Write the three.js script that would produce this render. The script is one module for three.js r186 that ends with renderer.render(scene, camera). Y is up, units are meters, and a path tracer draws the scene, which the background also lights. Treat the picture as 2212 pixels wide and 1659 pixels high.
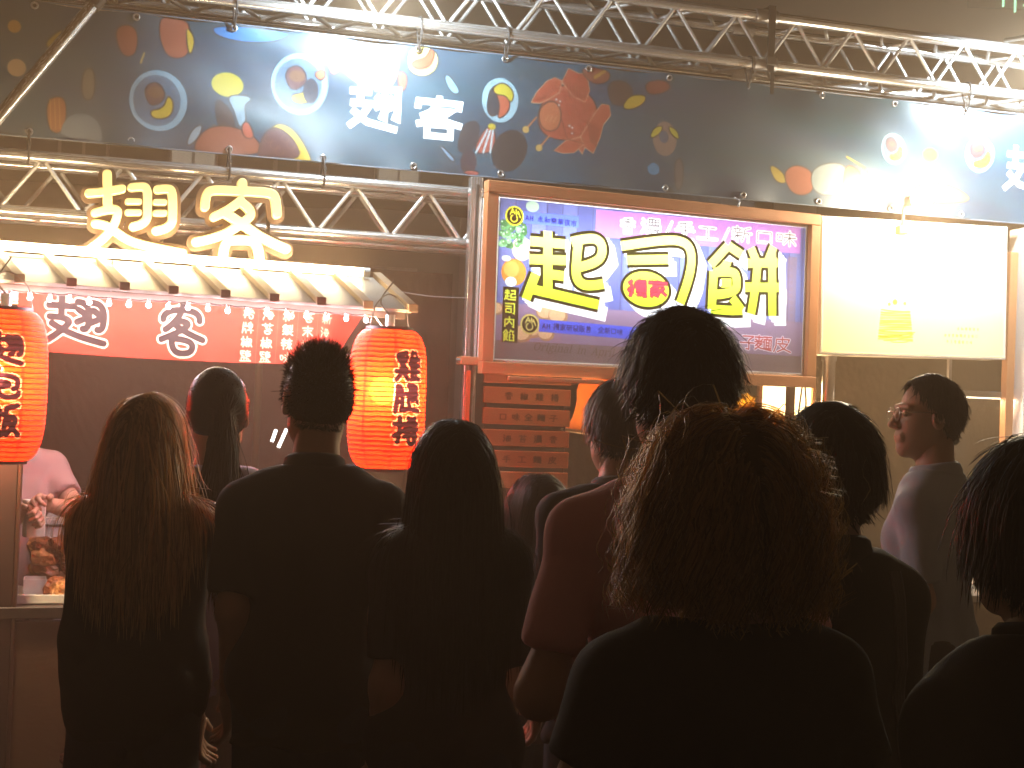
import * as THREE from 'three';
import { mergeGeometries } from 'three/addons/utils/BufferGeometryUtils.js';
import { RoundedBoxGeometry } from 'three/addons/geometries/RoundedBoxGeometry.js';
import { ImprovedNoise } from 'three/addons/math/ImprovedNoise.js';
import { RectAreaLightUniformsLib } from 'three/addons/lights/RectAreaLightUniformsLib.js';

// ---------- camera, sky, exposure ----------
const V = (x, y, z) => new THREE.Vector3(x, y, z), D2R = Math.PI / 180;
const scene = new THREE.Scene();
const camera = new THREE.PerspectiveCamera(30.9, 4 / 3, 0.05, 120);
camera.position.set(-6 * Math.sin(17 * D2R), 1.62, 6 * Math.cos(17 * D2R));
camera.rotation.order = 'YXZ';
camera.rotation.set(0.0135, -17 * D2R, 2.2 * D2R);
const renderer = new THREE.WebGLRenderer({ antialias: true });
renderer.toneMapping = THREE.LinearToneMapping;
renderer.toneMappingExposure = 2.1;
renderer.shadowMap.enabled = true;
RectAreaLightUniformsLib.init();
// night sky over a lit town: almost black, a little warmer low down
const skyData = new Float32Array(64 * 32 * 4);
for (let j = 0; j < 32; j++) for (let i = 0; i < 64; i++) {
  const e = Math.max(0, Math.sin(((j + 0.5) / 32 - 0.5) * Math.PI)), g = 0.0018 + 0.04 * Math.exp(-e * 15);
  skyData.set([g, g * 0.86, g * 0.8, 1], (j * 64 + i) * 4);
}
const sky = new THREE.DataTexture(skyData, 64, 32, THREE.RGBAFormat, THREE.FloatType);
sky.mapping = THREE.EquirectangularReflectionMapping; sky.magFilter = THREE.LinearFilter; sky.needsUpdate = true;
scene.background = sky; scene.environment = sky;
// haze added to stand in for lens bloom and veiling glare
scene.fog = new THREE.FogExp2(new THREE.Color().setRGB(1, 0.74, 0.5), 0.074);

// ---------- helpers ----------
camera.updateMatrixWorld(true); camera.updateProjectionMatrix();
const eye = camera.position, fwd = camera.getWorldDirection(V(0, 0, 0));
// survey of the picture (2212 x 1659 units): a sight line, where it meets a wall plane z, or a point at a distance
function ray(px, py) { const r = V(px / 1106 - 1, 1 - py / 829.5, 0.5).unproject(camera).sub(eye); return r.divideScalar(r.dot(fwd)); }
const on = (px, py, z) => { const r = ray(px, py); return eye.clone().addScaledVector(r, (z - eye.z) / r.z); };
const dep = (px, py, d) => eye.clone().addScaledVector(ray(px, py), d);
let seed = 7; const rnd = () => { seed = (seed * 1664525 + 1013904223) >>> 0; return seed / 4294967296; };
const rr = (a, b) => a + (b - a) * rnd(), lerp = THREE.MathUtils.lerp, clamp = THREE.MathUtils.clamp, sstep = THREE.MathUtils.smoothstep;
const noise = new ImprovedNoise(), nz = (x, y, z) => noise.noise(x + 31.7, y + 17.3, z + 5.1);
const used = {};
function numbered(n) { const k = used[n] = (used[n] ?? -1) + 1; return k ? n + '_' + String(k).padStart(3, '0') : n; }
function tag(o, label, category, group) { o.userData.label = label; o.userData.category = category; if (group) o.userData.group = group; return o; }
function thing(name, label, category, pos, group, rotY = 0) {
  const g = new THREE.Group(); g.name = numbered(name); if (pos) g.position.copy(pos); g.rotation.y = rotY; scene.add(g); g.updateMatrixWorld(true);
  return tag(g, label, category, group);
}
function part(parent, name, geo, mat) { const m = new THREE.Mesh(geo, mat); m.name = name; m.castShadow = m.receiveShadow = true; parent.add(m); return m; }
// a part whose geometry is given in the scene's axes
function wpart(parent, name, geo, mat) { parent.updateMatrixWorld(true); geo.applyMatrix4(parent.matrixWorld.clone().invert()); return part(parent, name, geo, mat); }
function struct(name, geo, mat) { const m = part(scene, name, geo, mat); m.userData.kind = 'structure'; return m; }
function copy(o, label) { const c = o.clone(); c.name = numbered(o.name.replace(/_\d{3}$/, '')); c.userData = { ...o.userData }; if (label) c.userData.label = label; scene.add(c); return c; }
const box = (w, h, d, x = 0, y = 0, z = 0, r = 0.004) => new RoundedBoxGeometry(w, h, d, 2, Math.min(r, w / 2.1, h / 2.1, d / 2.1)).translate(x, y, z);
function bar(p, q, r, r2 = r, seg = 12) {
  const d = q.clone().sub(p), g = new THREE.CylinderGeometry(r2, r, d.length(), seg, 1);
  g.applyQuaternion(new THREE.Quaternion().setFromUnitVectors(V(0, 1, 0), d.clone().normalize()));
  const m = p.clone().add(q).multiplyScalar(0.5); return g.translate(m.x, m.y, m.z);
}
const wire = (pts, r, n = 24, s = 6) => new THREE.TubeGeometry(new THREE.CatmullRomCurve3(pts), n, r, s, false);
function slab(a, b, c, d, t) { // four corners (seen from outside, counter-clockwise) and a thickness behind them
  const n = b.clone().sub(a).cross(d.clone().sub(a)).normalize().multiplyScalar(-t), P = [a, b, c, d], Q = P.map((p) => p.clone().add(n)), pos = [];
  const quad = (p, q, r, s) => pos.push(...p.toArray(), ...q.toArray(), ...r.toArray(), ...p.toArray(), ...r.toArray(), ...s.toArray());
  quad(a, b, c, d); quad(Q[3], Q[2], Q[1], Q[0]);
  for (let i = 0; i < 4; i++) { const j = (i + 1) % 4; quad(P[j], P[i], Q[i], Q[j]); }
  const g = new THREE.BufferGeometry(); g.setAttribute('position', new THREE.Float32BufferAttribute(pos, 3)); g.computeVertexNormals();
  const uv = []; for (let i = 0; i < pos.length / 3; i++) uv.push(pos[i * 3], pos[i * 3 + 1]); g.setAttribute('uv', new THREE.Float32BufferAttribute(uv, 2));
  return g;
}
// ---------- textures and materials ----------
function noiseTex(size, f) {
  const d = new Uint8Array(size * size * 4);
  for (let y = 0; y < size; y++) for (let x = 0; x < size; x++) { const v = clamp(f(x / size, y / size), 0, 1) * 255; d.set([v, v, v, 255], (y * size + x) * 4); }
  const t = new THREE.DataTexture(d, size, size); t.wrapS = t.wrapT = THREE.RepeatWrapping; t.magFilter = THREE.LinearFilter; t.needsUpdate = true; return t;
}
const grime = noiseTex(256, (u, v) => { const a = u * 2 * Math.PI, b = v * 2 * Math.PI, c = [Math.cos(a), Math.sin(a), Math.cos(b), Math.sin(b)]; return 0.55 + 0.35 * nz(c[0] * 2 + c[2], c[1] * 2 + c[3], c[2] - c[0]) + 0.3 * nz(c[0] * 7 + c[3] * 3, c[1] * 7, c[2] * 7 + 9) + 0.1 * (rnd() - 0.5); });
const weave = noiseTex(128, (u, v) => 0.5 + 0.25 * Math.sin(u * 64 * Math.PI) * Math.sin(v * 64 * Math.PI) + 0.3 * (rnd() - 0.5));
const rep = (t, x, y = x) => { const c = t.clone(); c.repeat.set(x, y); c.needsUpdate = true; return c; };
const col = (r, g, b) => new THREE.Color().setRGB(r, g, b);
const std = (r, g, b, rough = 0.7, o = {}) => new THREE.MeshStandardMaterial({ color: col(r, g, b), roughness: rough, ...o });
const phys = (r, g, b, rough = 0.7, o = {}) => new THREE.MeshPhysicalMaterial({ color: col(r, g, b), roughness: rough, ...o });
const glow = (r, g, b, k, o = {}) => new THREE.MeshStandardMaterial({ color: col(0.8, 0.8, 0.8), emissive: col(r, g, b), emissiveIntensity: k, roughness: 0.4, ...o });
const grime2 = rep(grime, 2), grime1 = rep(grime, 0.7);
const M = {
  alu: std(0.62, 0.61, 0.6, 0.42, { metalness: 0.85, roughnessMap: grime2 }),
  brace: std(0.55, 0.54, 0.53, 0.5, { metalness: 0.7 }),
  steel: std(0.5, 0.5, 0.52, 0.3, { metalness: 0.95 }),
  black: std(0.012, 0.012, 0.013, 0.6), darkMetal: std(0.06, 0.055, 0.05, 0.5, { metalness: 0.4 }),
  wood: std(0.5, 0.21, 0.085, 0.6, { bumpMap: grime2, bumpScale: 0.001 }), darkWood: std(0.11, 0.055, 0.03, 0.65, { bumpMap: grime2, bumpScale: 0.001 }),
  cream: std(0.3, 0.21, 0.12, 0.6), roofBoard: std(0.25, 0.235, 0.2, 0.5, { bumpMap: grime1, bumpScale: 0.0012 }), white: std(0.78, 0.77, 0.74, 0.55, { bumpMap: grime1, bumpScale: 0.0012 }),
  asphalt: std(0.045, 0.044, 0.043, 0.9, { bumpMap: rep(grime, 1.3), bumpScale: 0.006 }),
  tarp: std(0.028, 0.014, 0.01, 0.7, { bumpMap: grime1, bumpScale: 0.01 }), tarp2: std(0.022, 0.018, 0.016, 0.75, { bumpMap: grime1, bumpScale: 0.01 }),
  paper: std(0.75, 0.72, 0.66, 0.8),
};
function canvas(w, h) { const c = document.createElement('canvas'); c.width = w; c.height = h; return [c, c.getContext('2d')]; }
function canTex(c) { const t = new THREE.CanvasTexture(c); t.colorSpace = THREE.SRGBColorSpace; t.magFilter = THREE.LinearFilter; t.anisotropy = 8; return t; }

// ---------- stroke characters, each drawn in a 100 x 100 box ----------
const S = {
  口: '14,18 86,18 86,86 14,86 14,18', 日: '22,8 78,8 78,92 22,92 22,8;22,50 78,50', 月: '24,8 76,8 76,95 64,90;24,8 24,60 8,96;26,36 76,36;25,62 76,62',
  木: '5,30 95,30;50,4 50,98;48,34 6,80;52,34 94,80', 禾: '74,4 26,14;5,36 95,36;50,10 50,98;48,40 6,82;52,40 94,82', 又: '12,14 86,14 66,56 8,96;22,34 56,70 95,96',
  翅: '4,22 46,22;25,2 25,46;6,46 44,46 30,72 4,96;10,60 40,84 98,96;52,12 72,12 72,72 62,68;54,28 64,36;52,54 68,44;76,12 97,12 97,72 87,68;79,28 88,36;76,54 92,44',
  客: '50,2 50,16;8,36 10,18 90,18 88,36;46,24 34,42 14,54;38,38 70,38 50,56 6,72;36,46 60,60 96,70;28,70 74,70 74,96 28,96 28,70',
  起: '6,18 44,18;25,4 25,50;2,36 48,36;26,40 26,84;28,62 46,62;14,52 12,76 2,96;8,80 40,90 98,92;54,14 90,14 90,42 56,42;56,42 56,72 94,72 94,60',
  司: '10,10 88,10 88,96 74,90;10,34 66,34;18,54 62,54 62,84 18,84 18,54',
  食: '50,2 6,34;50,2 94,34;50,22 50,34;24,38 76,38 76,66 24,66;24,52 76,52;24,38 24,96 56,82;70,70 50,80;52,72 90,98',
  奚: '80,4 14,14;16,22 26,32;46,18 52,30;84,18 72,32;56,34 26,46 70,46 22,62 78,60;4,70 96,70;50,62 46,76 6,98;52,72 94,98',
  隹: '34,2 6,44;24,30 24,98;62,4 70,18;24,26 94,26;24,48 90,48;24,70 90,70;24,94 96,94;58,26 58,94',
  艮: '18,6 76,6 76,40 18,40;18,23 76,23;18,6 18,84 50,70;84,48 60,60;44,42 94,84', 辶: '24,4 40,18;8,34 36,34 24,60 34,78;2,90 24,80 96,94',
  扌: '6,26 94,26;56,2 56,94 36,88;4,66 94,50', 卷: '26,4 36,18;74,4 64,18;10,26 90,26;4,44 96,44;52,8 42,44 6,70;60,44 94,70;30,62 72,62 72,80;30,62 30,94 84,94 84,82',
  包: '30,2 6,40;26,22 90,22 88,66 76,64;26,42 62,42 62,60 26,60;26,40 26,92 92,92 92,76', 反: '84,4 20,14;20,14 18,56 4,96;20,40 84,40 64,72 22,98;30,52 58,78 96,98',
  內: '14,30 86,30 86,96 72,90;14,30 14,96;50,4 48,46 26,76;50,44 76,74', 臽: '40,2 10,34;30,16 76,16 60,34;16,46 40,42;16,44 16,94 84,94 84,44;56,44 84,44;18,68 40,68;58,68 84,68',
  片: '24,4 24,50 6,96;66,4 66,36;24,36 96,36;24,60 76,60 76,98', 卑: '50,0 40,12;18,12 82,12 82,52 18,52 18,12;18,32 82,32;50,12 46,52 30,70;4,72 96,72;62,56 62,98',
  鹽: '6,6 6,52 40,52;6,6 40,6;6,28 38,28;26,6 26,28;50,12 92,8;66,2 66,14;52,20 94,20 94,54 52,54 52,20;56,26 88,50;88,26 56,50;14,64 86,64 86,94;14,64 14,94;38,64 38,94;62,64 62,94;2,94 98,94',
  艹: '2,50 98,50;30,10 30,90;70,10 70,90', 台: '48,2 14,40 84,36;66,20 94,46;22,56 78,56 78,96 22,96 22,56', 尗: '50,2 50,50;50,24 90,24;10,50 90,50;50,50 50,98 38,92;22,62 8,84;76,62 90,84',
  製: '30,2 8,20;4,26 60,26;14,14 56,14;32,2 32,52;12,50 12,38 54,38 54,50;70,8 70,40;90,4 90,52 80,48;50,54 50,64;6,64 94,64;46,66 6,92;30,78 30,98 50,88;80,68 60,80;50,68 94,98',
  辛: '50,0 54,12;14,16 88,16;30,22 38,38;72,22 62,38;2,42 98,42;10,64 90,64;50,42 50,98', 束: '6,20 94,20;50,2 50,98;18,36 82,36 82,60 18,60 18,36;46,62 4,94;54,62 96,94',
  未: '16,24 84,24;4,46 96,46;50,4 50,98;46,50 6,90;54,50 94,90', 末: '4,24 96,24;16,46 84,46;50,4 50,98;46,50 6,90;54,50 94,90',
  永: '44,2 56,14;30,22 52,22 52,94 38,88;8,42 40,42 6,84;84,26 60,44;54,44 96,90', 必: '30,30 40,74 80,74 80,60;8,40 14,66;50,20 60,36;86,36 94,56;80,4 10,94',
  樂: '50,0 40,10;32,12 68,12 68,50 32,50 32,12;32,30 68,30;16,10 4,26 22,26 6,46 26,44;84,10 74,26 94,26 76,46 96,44;4,60 96,60;50,52 50,98;46,62 6,94;54,62 94,94',
  垂: '4,14 96,14;10,44 90,44;2,70 98,70;50,0 50,98;30,4 30,44;70,4 70,44', 夜: '50,0 50,12;4,14 96,14;30,20 6,56;22,40 22,98;60,20 44,56;54,34 90,34 70,70 34,98;56,48 96,96',
  市: '50,0 50,14;4,18 96,18;18,38 82,38 82,82 72,78;18,38 18,84;50,20 50,98',
  獨: '30,2 6,24;14,8 32,50 22,94 10,90;28,46 4,70;46,6 92,6 92,26 46,26 46,6;62,6 62,26;78,6 78,26;50,36 44,50;48,36 94,36 94,94 82,90;54,50 82,50 82,66 54,66 54,50;68,42 68,86;52,88 84,84',
  家: '50,0 50,12;8,32 8,16 92,16 92,32;20,34 82,34;56,34 10,62;44,46 58,72 50,96 36,90;50,56 10,80;56,74 12,98;86,46 62,62;58,56 96,94',
  研: '4,14 44,14;24,14 6,60;14,46 40,46 40,84 14,84 14,46;50,14 96,14;46,46 98,46;62,14 60,60 46,96;82,14 82,98',
  發: '8,12 40,12 10,48;14,22 26,34;60,4 96,44;84,6 70,18;94,20 78,32;14,54 40,54 40,68 14,68 14,84 40,84 36,98;58,52 56,62 48,70;58,52 84,52 84,66;52,72 88,72 50,98;58,80 94,98',
  貝: '18,4 82,4 82,70 18,70 18,4;18,26 82,26;18,48 82,48;36,74 8,96;62,74 92,96', 全: '50,2 4,40;50,2 96,40;20,46 80,46;24,68 76,68;50,46 50,92;6,92 94,92',
  新: '26,0 30,10;6,14 50,14;16,20 20,32;40,20 36,32;2,38 54,38;4,58 52,58;28,38 28,98;26,60 4,84;30,60 52,80;90,4 64,14;64,14 62,56 52,94;64,42 98,42;82,42 82,98',
  氵: '20,6 60,20;6,36 46,50;4,96 50,64', 農: '14,4 86,4 86,40 14,40 14,4;14,22 86,22;38,4 38,40;62,4 62,40;8,48 94,48;8,48 8,70 2,98;22,60 84,60;8,72 96,72;30,72 30,96 52,88;86,76 66,86;52,74 96,98',
  手: '80,4 20,14;14,34 86,34;2,58 98,58;50,10 52,92 36,88', 工: '12,14 88,14;50,14 50,88;2,88 98,88', 子: '16,10 80,10 50,36;50,36 52,94 36,90;2,52 98,52',
  麵: '4,10 48,10;26,0 26,40;6,24 20,36;46,24 34,36;2,40 50,40;22,46 6,66;20,52 44,52 4,88;14,60 28,78 98,94;54,8 98,8;74,8 70,22;56,24 96,24 96,82 56,82 56,24;68,24 68,82;84,24 84,82;68,44 84,44;68,62 84,62',
  皮: '16,18 90,18 84,36;16,18 14,60 2,98;50,2 50,46;24,46 80,46 60,76 22,98;36,56 60,80 98,98', 并: '26,4 38,24;76,4 62,24;8,30 94,30;4,60 98,60;34,30 32,60 12,98;68,30 68,98', '/': '80,4 20,96',
  共: '4,24 96,24;30,2 30,60;70,2 70,60;2,60 98,60;34,66 12,96;66,66 90,96', 母: '24,8 84,8 78,90 14,90 24,8;2,50 98,50;44,20 54,36;42,60 52,78',
};
const C = { 餅: '食 0 0 46 100 并 48 0 52 100', 雞: '奚 0 0 50 100 隹 50 0 50 100', 腿: '月 0 0 36 100 艮 50 0 48 76 辶 34 0 66 100', 捲: '扌 0 0 36 100 卷 36 0 64 100', 飯: '食 0 0 48 100 反 48 0 52 100',
  餡: '食 0 0 46 100 臽 46 0 54 100', 牌: '片 0 0 46 100 卑 46 0 54 100', 椒: '木 0 0 40 100 尗 36 0 36 100 又 66 12 34 84', 苔: '艹 0 0 100 34 台 6 32 88 68', 辣: '辛 0 0 46 100 束 46 0 54 100', 味: '口 0 16 34 60 未 34 0 66 100',
  和: '禾 0 0 58 100 口 58 26 42 60', 華: '艹 0 0 100 34 垂 0 30 100 70', 販: '貝 0 0 44 100 反 44 0 56 100', 售: '隹 8 0 84 62 口 12 58 76 44', 香: '禾 0 0 100 60 日 14 54 72 46', 濃: '氵 0 0 30 100 農 28 0 72 100',
  招: '扌 0 0 36 100 台 38 0 62 100', 海: '氵 0 0 30 100 母 30 14 70 84', 秘: '禾 0 0 48 100 必 46 0 54 100', 選: '日 36 0 30 40 日 66 0 30 40 共 36 36 60 42 辶 0 0 100 100', 擇: '扌 0 0 34 100 辛 36 30 64 70 日 40 0 56 32' };
function strokes(ch, x, y, w, h) {
  if (C[ch]) { const a = C[ch].split(' '), out = []; for (let i = 0; i < a.length; i += 5) out.push(...strokes(a[i], x + (a[i + 1] * w) / 100, y + (a[i + 2] * h) / 100, (a[i + 3] * w) / 100, (a[i + 4] * h) / 100)); return out; }
  return (S[ch] || '').split(';').filter(Boolean).map((s) => s.split(' ').map((p) => { const [a, b] = p.split(','); return [x + (a * w) / 100, y + (b * h) / 100]; }));
}
function pathOf(list, smooth) {
  const p = new Path2D();
  for (const s of list) {
    p.moveTo(...s[0]);
    if (smooth && s.length > 2) { for (let i = 1; i < s.length - 1; i++) { const e = i === s.length - 2 ? s[i + 1] : [(s[i][0] + s[i + 1][0]) / 2, (s[i][1] + s[i + 1][1]) / 2]; p.quadraticCurveTo(...s[i], ...e); } }
    else for (const q of s.slice(1)) p.lineTo(...q);
  }
  return p;
}
function ink(x, path, layers, cap = 'round', join = cap === 'round' ? 'round' : 'miter') { x.lineCap = cap; x.lineJoin = join; for (const [w, c] of layers) { x.lineWidth = w; x.strokeStyle = c; x.stroke(path); } }
const glyph = (x, ch, gx, gy, w, h, layers, cap, smooth) => ink(x, pathOf(strokes(ch, gx, gy, w, h), smooth), layers, cap);
function textRow(x, str, gx, gy, size, gap, layers, down, cap) { [...str].forEach((c, i) => { if (c !== ' ') glyph(x, c, gx + (down ? 0 : i * gap), gy + (down ? i * gap : 0), size, size, layers, cap); }); }
// ---------- solid shapes cut from drawn strokes ----------
function contours(c) {
  const W = c.width, H = c.height, d = c.getContext('2d').getImageData(0, 0, W, H).data, A = (x, y) => (x < 0 || y < 0 || x >= W || y >= H ? 0 : d[(y * W + x) * 4 + 3]) - 127.5;
  const next = new Map(), pt = {}, key = (x, y, e) => (y * (W + 2) + x) * 2 + e;
  const edge = (x, y, e) => { const k = key(x + 1, y + 1, e); if (!pt[k]) { const a = A(x, y), b = e ? A(x, y + 1) : A(x + 1, y), t = a / (a - b); pt[k] = e ? [x, y + t] : [x + t, y]; } return k; };
  for (let y = -1; y < H; y++) for (let x = -1; x < W; x++) {
    const a = A(x, y) > 0, b = A(x + 1, y) > 0, e = A(x + 1, y + 1) > 0, f = A(x, y + 1) > 0, n = a * 1 + b * 2 + e * 4 + f * 8;
    if (!n || n === 15) continue;
    const T = () => edge(x, y, 0), B = () => edge(x, y + 1, 0), L = () => edge(x, y, 1), R = () => edge(x + 1, y, 1), go = (p, q) => next.set(p, q);
    ({ 1: () => go(L(), T()), 2: () => go(T(), R()), 3: () => go(L(), R()), 4: () => go(R(), B()), 5: () => { go(L(), T()); go(R(), B()); }, 6: () => go(T(), B()), 7: () => go(L(), B()), 8: () => go(B(), L()), 9: () => go(B(), T()), 10: () => { go(T(), R()); go(B(), L()); }, 11: () => go(B(), R()), 12: () => go(R(), L()), 13: () => go(R(), T()), 14: () => go(T(), L()) })[n]();
  }
  const loops = [];
  while (next.size) {
    let k = next.keys().next().value; const loop = [];
    while (next.has(k)) { loop.push(pt[k]); const m = next.get(k); next.delete(k); k = m; }
    if (loop.length < 8) continue;
    const keep = [loop[0]]; // drop points that lie on the line to the next kept one
    for (let i = 1; i < loop.length - 1; i++) { const a = keep[keep.length - 1], p = loop[i], q = loop[(i + 3) % loop.length], L = Math.hypot(q[0] - a[0], q[1] - a[1]) || 1; if (Math.abs((q[0] - a[0]) * (p[1] - a[1]) - (q[1] - a[1]) * (p[0] - a[0])) / L > 0.22 || Math.hypot(p[0] - a[0], p[1] - a[1]) > 14) keep.push(p); }
    if (keep.length > 3) loops.push(keep);
  }
  return loops;
}
function cutShapes(w, h, draw, map) {
  const [c, x] = canvas(w, h); draw(x);
  const L = contours(c).map((l) => l.map(map)), area = (l) => THREE.ShapeUtils.area(l), v = L.map((l) => l.map((p) => new THREE.Vector2(p[0], p[1])));
  const inside = (p, l) => { let r = false; for (let i = 0, j = l.length - 1; i < l.length; j = i++) if (l[i].y > p.y !== l[j].y > p.y && p.x < ((l[j].x - l[i].x) * (p.y - l[i].y)) / (l[j].y - l[i].y) + l[i].x) r = !r; return r; };
  const big = v.slice().sort((a, b) => Math.abs(area(b)) - Math.abs(area(a))), sgn = Math.sign(area(big[0])), outs = big.filter((l) => Math.sign(area(l)) === sgn).map((l) => [l, new THREE.Shape(l)]);
  for (const l of big) if (Math.sign(area(l)) !== sgn) { const o = outs.filter((q) => inside(l[0], q[0])).pop(); if (o) o[1].holes.push(new THREE.Path(l)); }
  return outs.map((o) => o[1]);
}
const extrude = (shapes, depth, bevel = 0.003) => new THREE.ExtrudeGeometry(shapes, { depth, bevelEnabled: bevel > 0, bevelThickness: bevel, bevelSize: bevel, bevelOffset: -bevel, bevelSegments: 1 });

// ---------- the setting ----------
struct('ground', (() => {
  const g = new THREE.PlaneGeometry(30, 22, 70, 50).rotateX(-Math.PI / 2), p = g.attributes.position, uv = g.attributes.uv;
  for (let i = 0; i < p.count; i++) { p.setY(i, 0.006 * nz(p.getX(i) * 0.8, 0, p.getZ(i) * 0.8)); uv.setXY(i, p.getX(i), p.getZ(i)); }
  g.computeVertexNormals(); return g;
})(), M.asphalt);

// a dim building across the lane behind the stalls, some of its panes given a faint glow
{
  const g = thing('building', 'dim grey building with rows of windows seen through the left truss', 'building', V(-2.4, 0, -9));
  part(g, 'wall', box(9, 6, 0.4, 0, 3, -0.2, 0.02), std(0.08, 0.065, 0.055, 0.9, { bumpMap: grime1, bumpScale: 0.01 }));
  const wf = new RoundedBoxGeometry(0.5, 0.62, 0.1, 1, 0.01), pn = new THREE.BoxGeometry(0.2, 0.54, 0.02), fm = std(0.45, 0.42, 0.4, 0.7), lit = glow(0.9, 0.8, 0.62, 0.22);
  for (let j = 0; j < 4; j++) for (let i = 0; i < 8; i++) {
    const w = part(g, 'window', wf, fm); w.position.set(-3.8 + i * 1.08, 1.0 + j * 1.32 + 0.4, 0.03);
    for (const s of [-1, 1]) { const p = part(w, 'pane', pn, (i * 7 + j * 3) % 5 < 2 ? lit : M.darkMetal); p.position.set(s * 0.115, 0, 0.055); }
    const sl = part(g, 'ledge', new THREE.BoxGeometry(0.62, 0.04, 0.12), fm); sl.position.set(-3.8 + i * 1.08, 1.06 + j * 1.32, 0.06);
  }
}
{ // a small green neon sign far off in the top right corner of the picture
  const c = dep(2190, 2, 14), g = thing('neon_sign', 'small green neon sign glowing far off in the top right corner', 'sign', c, null, -17 * D2R);
  part(g, 'board', box(0.9, 0.5, 0.04, 0, 0.18, -0.04), M.black);
  const gm = glow(0.35, 1, 0.55, 1.6);
  for (const ch of ['市']) for (const s of strokes(ch, -16, -12, 34, 34)) part(g, 'neon_tube', new THREE.TubeGeometry(new THREE.CatmullRomCurve3(s.map(([x, y]) => V(x * 0.011, 0.12 - y * 0.011, 0.01)), false, 'catmullrom', 0.05), 12, 0.012, 6), gm);
}
// back cloths of the stalls
function cloth(x0, x1, y0, y1, z, amp, f, nx = 60, ny = 20) {
  const g = new THREE.PlaneGeometry(x1 - x0, y1 - y0, nx, ny).translate((x0 + x1) / 2, (y0 + y1) / 2, z), p = g.attributes.position, uv = g.attributes.uv;
  for (let i = 0; i < p.count; i++) { const x = p.getX(i), y = p.getY(i); p.setZ(i, z + amp * (Math.sin(x * f + 0.6 * Math.sin(y * 2)) + 0.6 * nz(x * 3, y * 0.8, z))); uv.setXY(i, x, y); }
  g.computeVertexNormals(); return g;
}
tag(part(scene, 'tarpaulin', cloth(-3.6, 0.1, 0.02, 2.3, -1.5, 0.02, 9), M.tarp), 'dark brown tarpaulin hung behind the chicken wing stall', 'tarpaulin');
tag(part(scene, numbered('tarpaulin') + '_001', cloth(0.14, 1.78, 0.02, 3.0, -1.1, 0.02, 8), M.tarp2), 'dark tarpaulin hung behind the cheese cake stall', 'tarpaulin');
tag(part(scene, 'tarpaulin_002', cloth(1.84, 4.2, 0.02, 3.0, -0.7, 0.02, 10), std(0.03, 0.022, 0.017, 0.75, { bumpMap: grime1, bumpScale: 0.01 })), 'brown tarpaulin under the white light box at right', 'tarpaulin');

tag(part(scene, 'added_light_blocker', (() => { const g = new THREE.PlaneGeometry(7.6, 1.3, 60, 10).rotateX(Math.PI / 2).translate(0.4, 2.62, -0.98), p = g.attributes.position; for (let i = 0; i < p.count; i++) p.setY(i, 2.6 - 0.05 * (p.getZ(i) + 0.98) + 0.02 * nz(p.getX(i) * 2, 1, p.getZ(i) * 2) - 0.03 * Math.pow(Math.sin((p.getX(i) * Math.PI) / 1.9), 2)); g.computeVertexNormals(); return g; })(), std(0.05, 0.045, 0.04, 0.8, { side: THREE.DoubleSide })), 'dark sheet added behind the trusses to block tube light from the sky', 'added_light_blocker');  // added sheet, blocks tube light from the haze behind the trusses
// ---------- trusses ----------
function truss(name, label, x0, x1, yTop, yBot, depth, period, joints) {
  const g = thing(name, label, 'truss', V(0, 0, 0)), r = 0.0245;
  for (const y of [yTop, yBot]) for (const z of [0, -depth]) { const t = part(g, 'chord', new THREE.CylinderGeometry(r, r, x1 - x0, 20, 1).rotateZ(Math.PI / 2), M.alu); t.position.set((x0 + x1) / 2, y, z); }
  const mk = (a, b) => bar(a, b, 0.0085, 0.0085, 8), h = period / 2, e = 0.022, up = mk(V(0.012, e, 0), V(h - 0.012, yTop - yBot - e, 0)), dn = mk(V(0.012, yTop - yBot - e, 0), V(h - 0.012, e, 0));
  const ac = mk(V(0.012, 0, -e), V(h - 0.012, 0, -depth + e)), bc = mk(V(0.012, 0, -depth + e), V(h - 0.012, 0, -e));
  for (let x = x0 + 0.05, i = 0; x < x1 - h; x += h, i++) {
    for (const z of [0, -depth]) part(g, 'brace', i % 2 ? dn : up, M.brace).position.set(x + (z ? h * 0.35 : 0), yBot, z);
    if (i % 2 === 0 || yBot > 3) for (const y of [yBot, yTop]) part(g, 'brace', i % 2 ? bc : ac, M.brace).position.set(x, y, 0);
  }
  for (const jx of joints) for (const y of [yTop, yBot]) for (const z of [0, -depth]) { const t = part(g, 'coupler', new THREE.CylinderGeometry(r + 0.007, r + 0.007, 0.11, 20, 1).rotateZ(Math.PI / 2), M.steel); t.position.set(jx, y, z); }
  return g;
}
truss('roof_truss', 'upper aluminium box truss along the top of the banner', -3.4, 4.6, 3.43, 3.21, 0.24, 0.3, [on(1650, 150, 0).x]);
truss('roof_truss', 'lower aluminium box truss behind the yellow sign characters', -3.4, 1.3, 2.51, 2.29, 0.24, 0.31, []);
{ // strap at the joint of the upper truss
  const x = on(1650, 150, 0).x + 0.015, g = thing('truss_strap', 'dark strap wrapped round the joint of the upper truss', 'strap', V(x, 3.32, 0));
  part(g, 'band', box(0.035, 0.3, 0.006, 0, 0, 0.036, 0.002), M.black); part(g, 'buckle', box(0.05, 0.04, 0.014, 0, -0.1, 0.042), M.darkMetal);
  part(g, 'band', box(0.035, 0.006, 0.07, 0, 0.15, 0.004, 0.002), M.black); part(g, 'tail', box(0.018, 0.1, 0.004, 0.012, -0.2, 0.034, 0.001), M.black);
}
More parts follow.
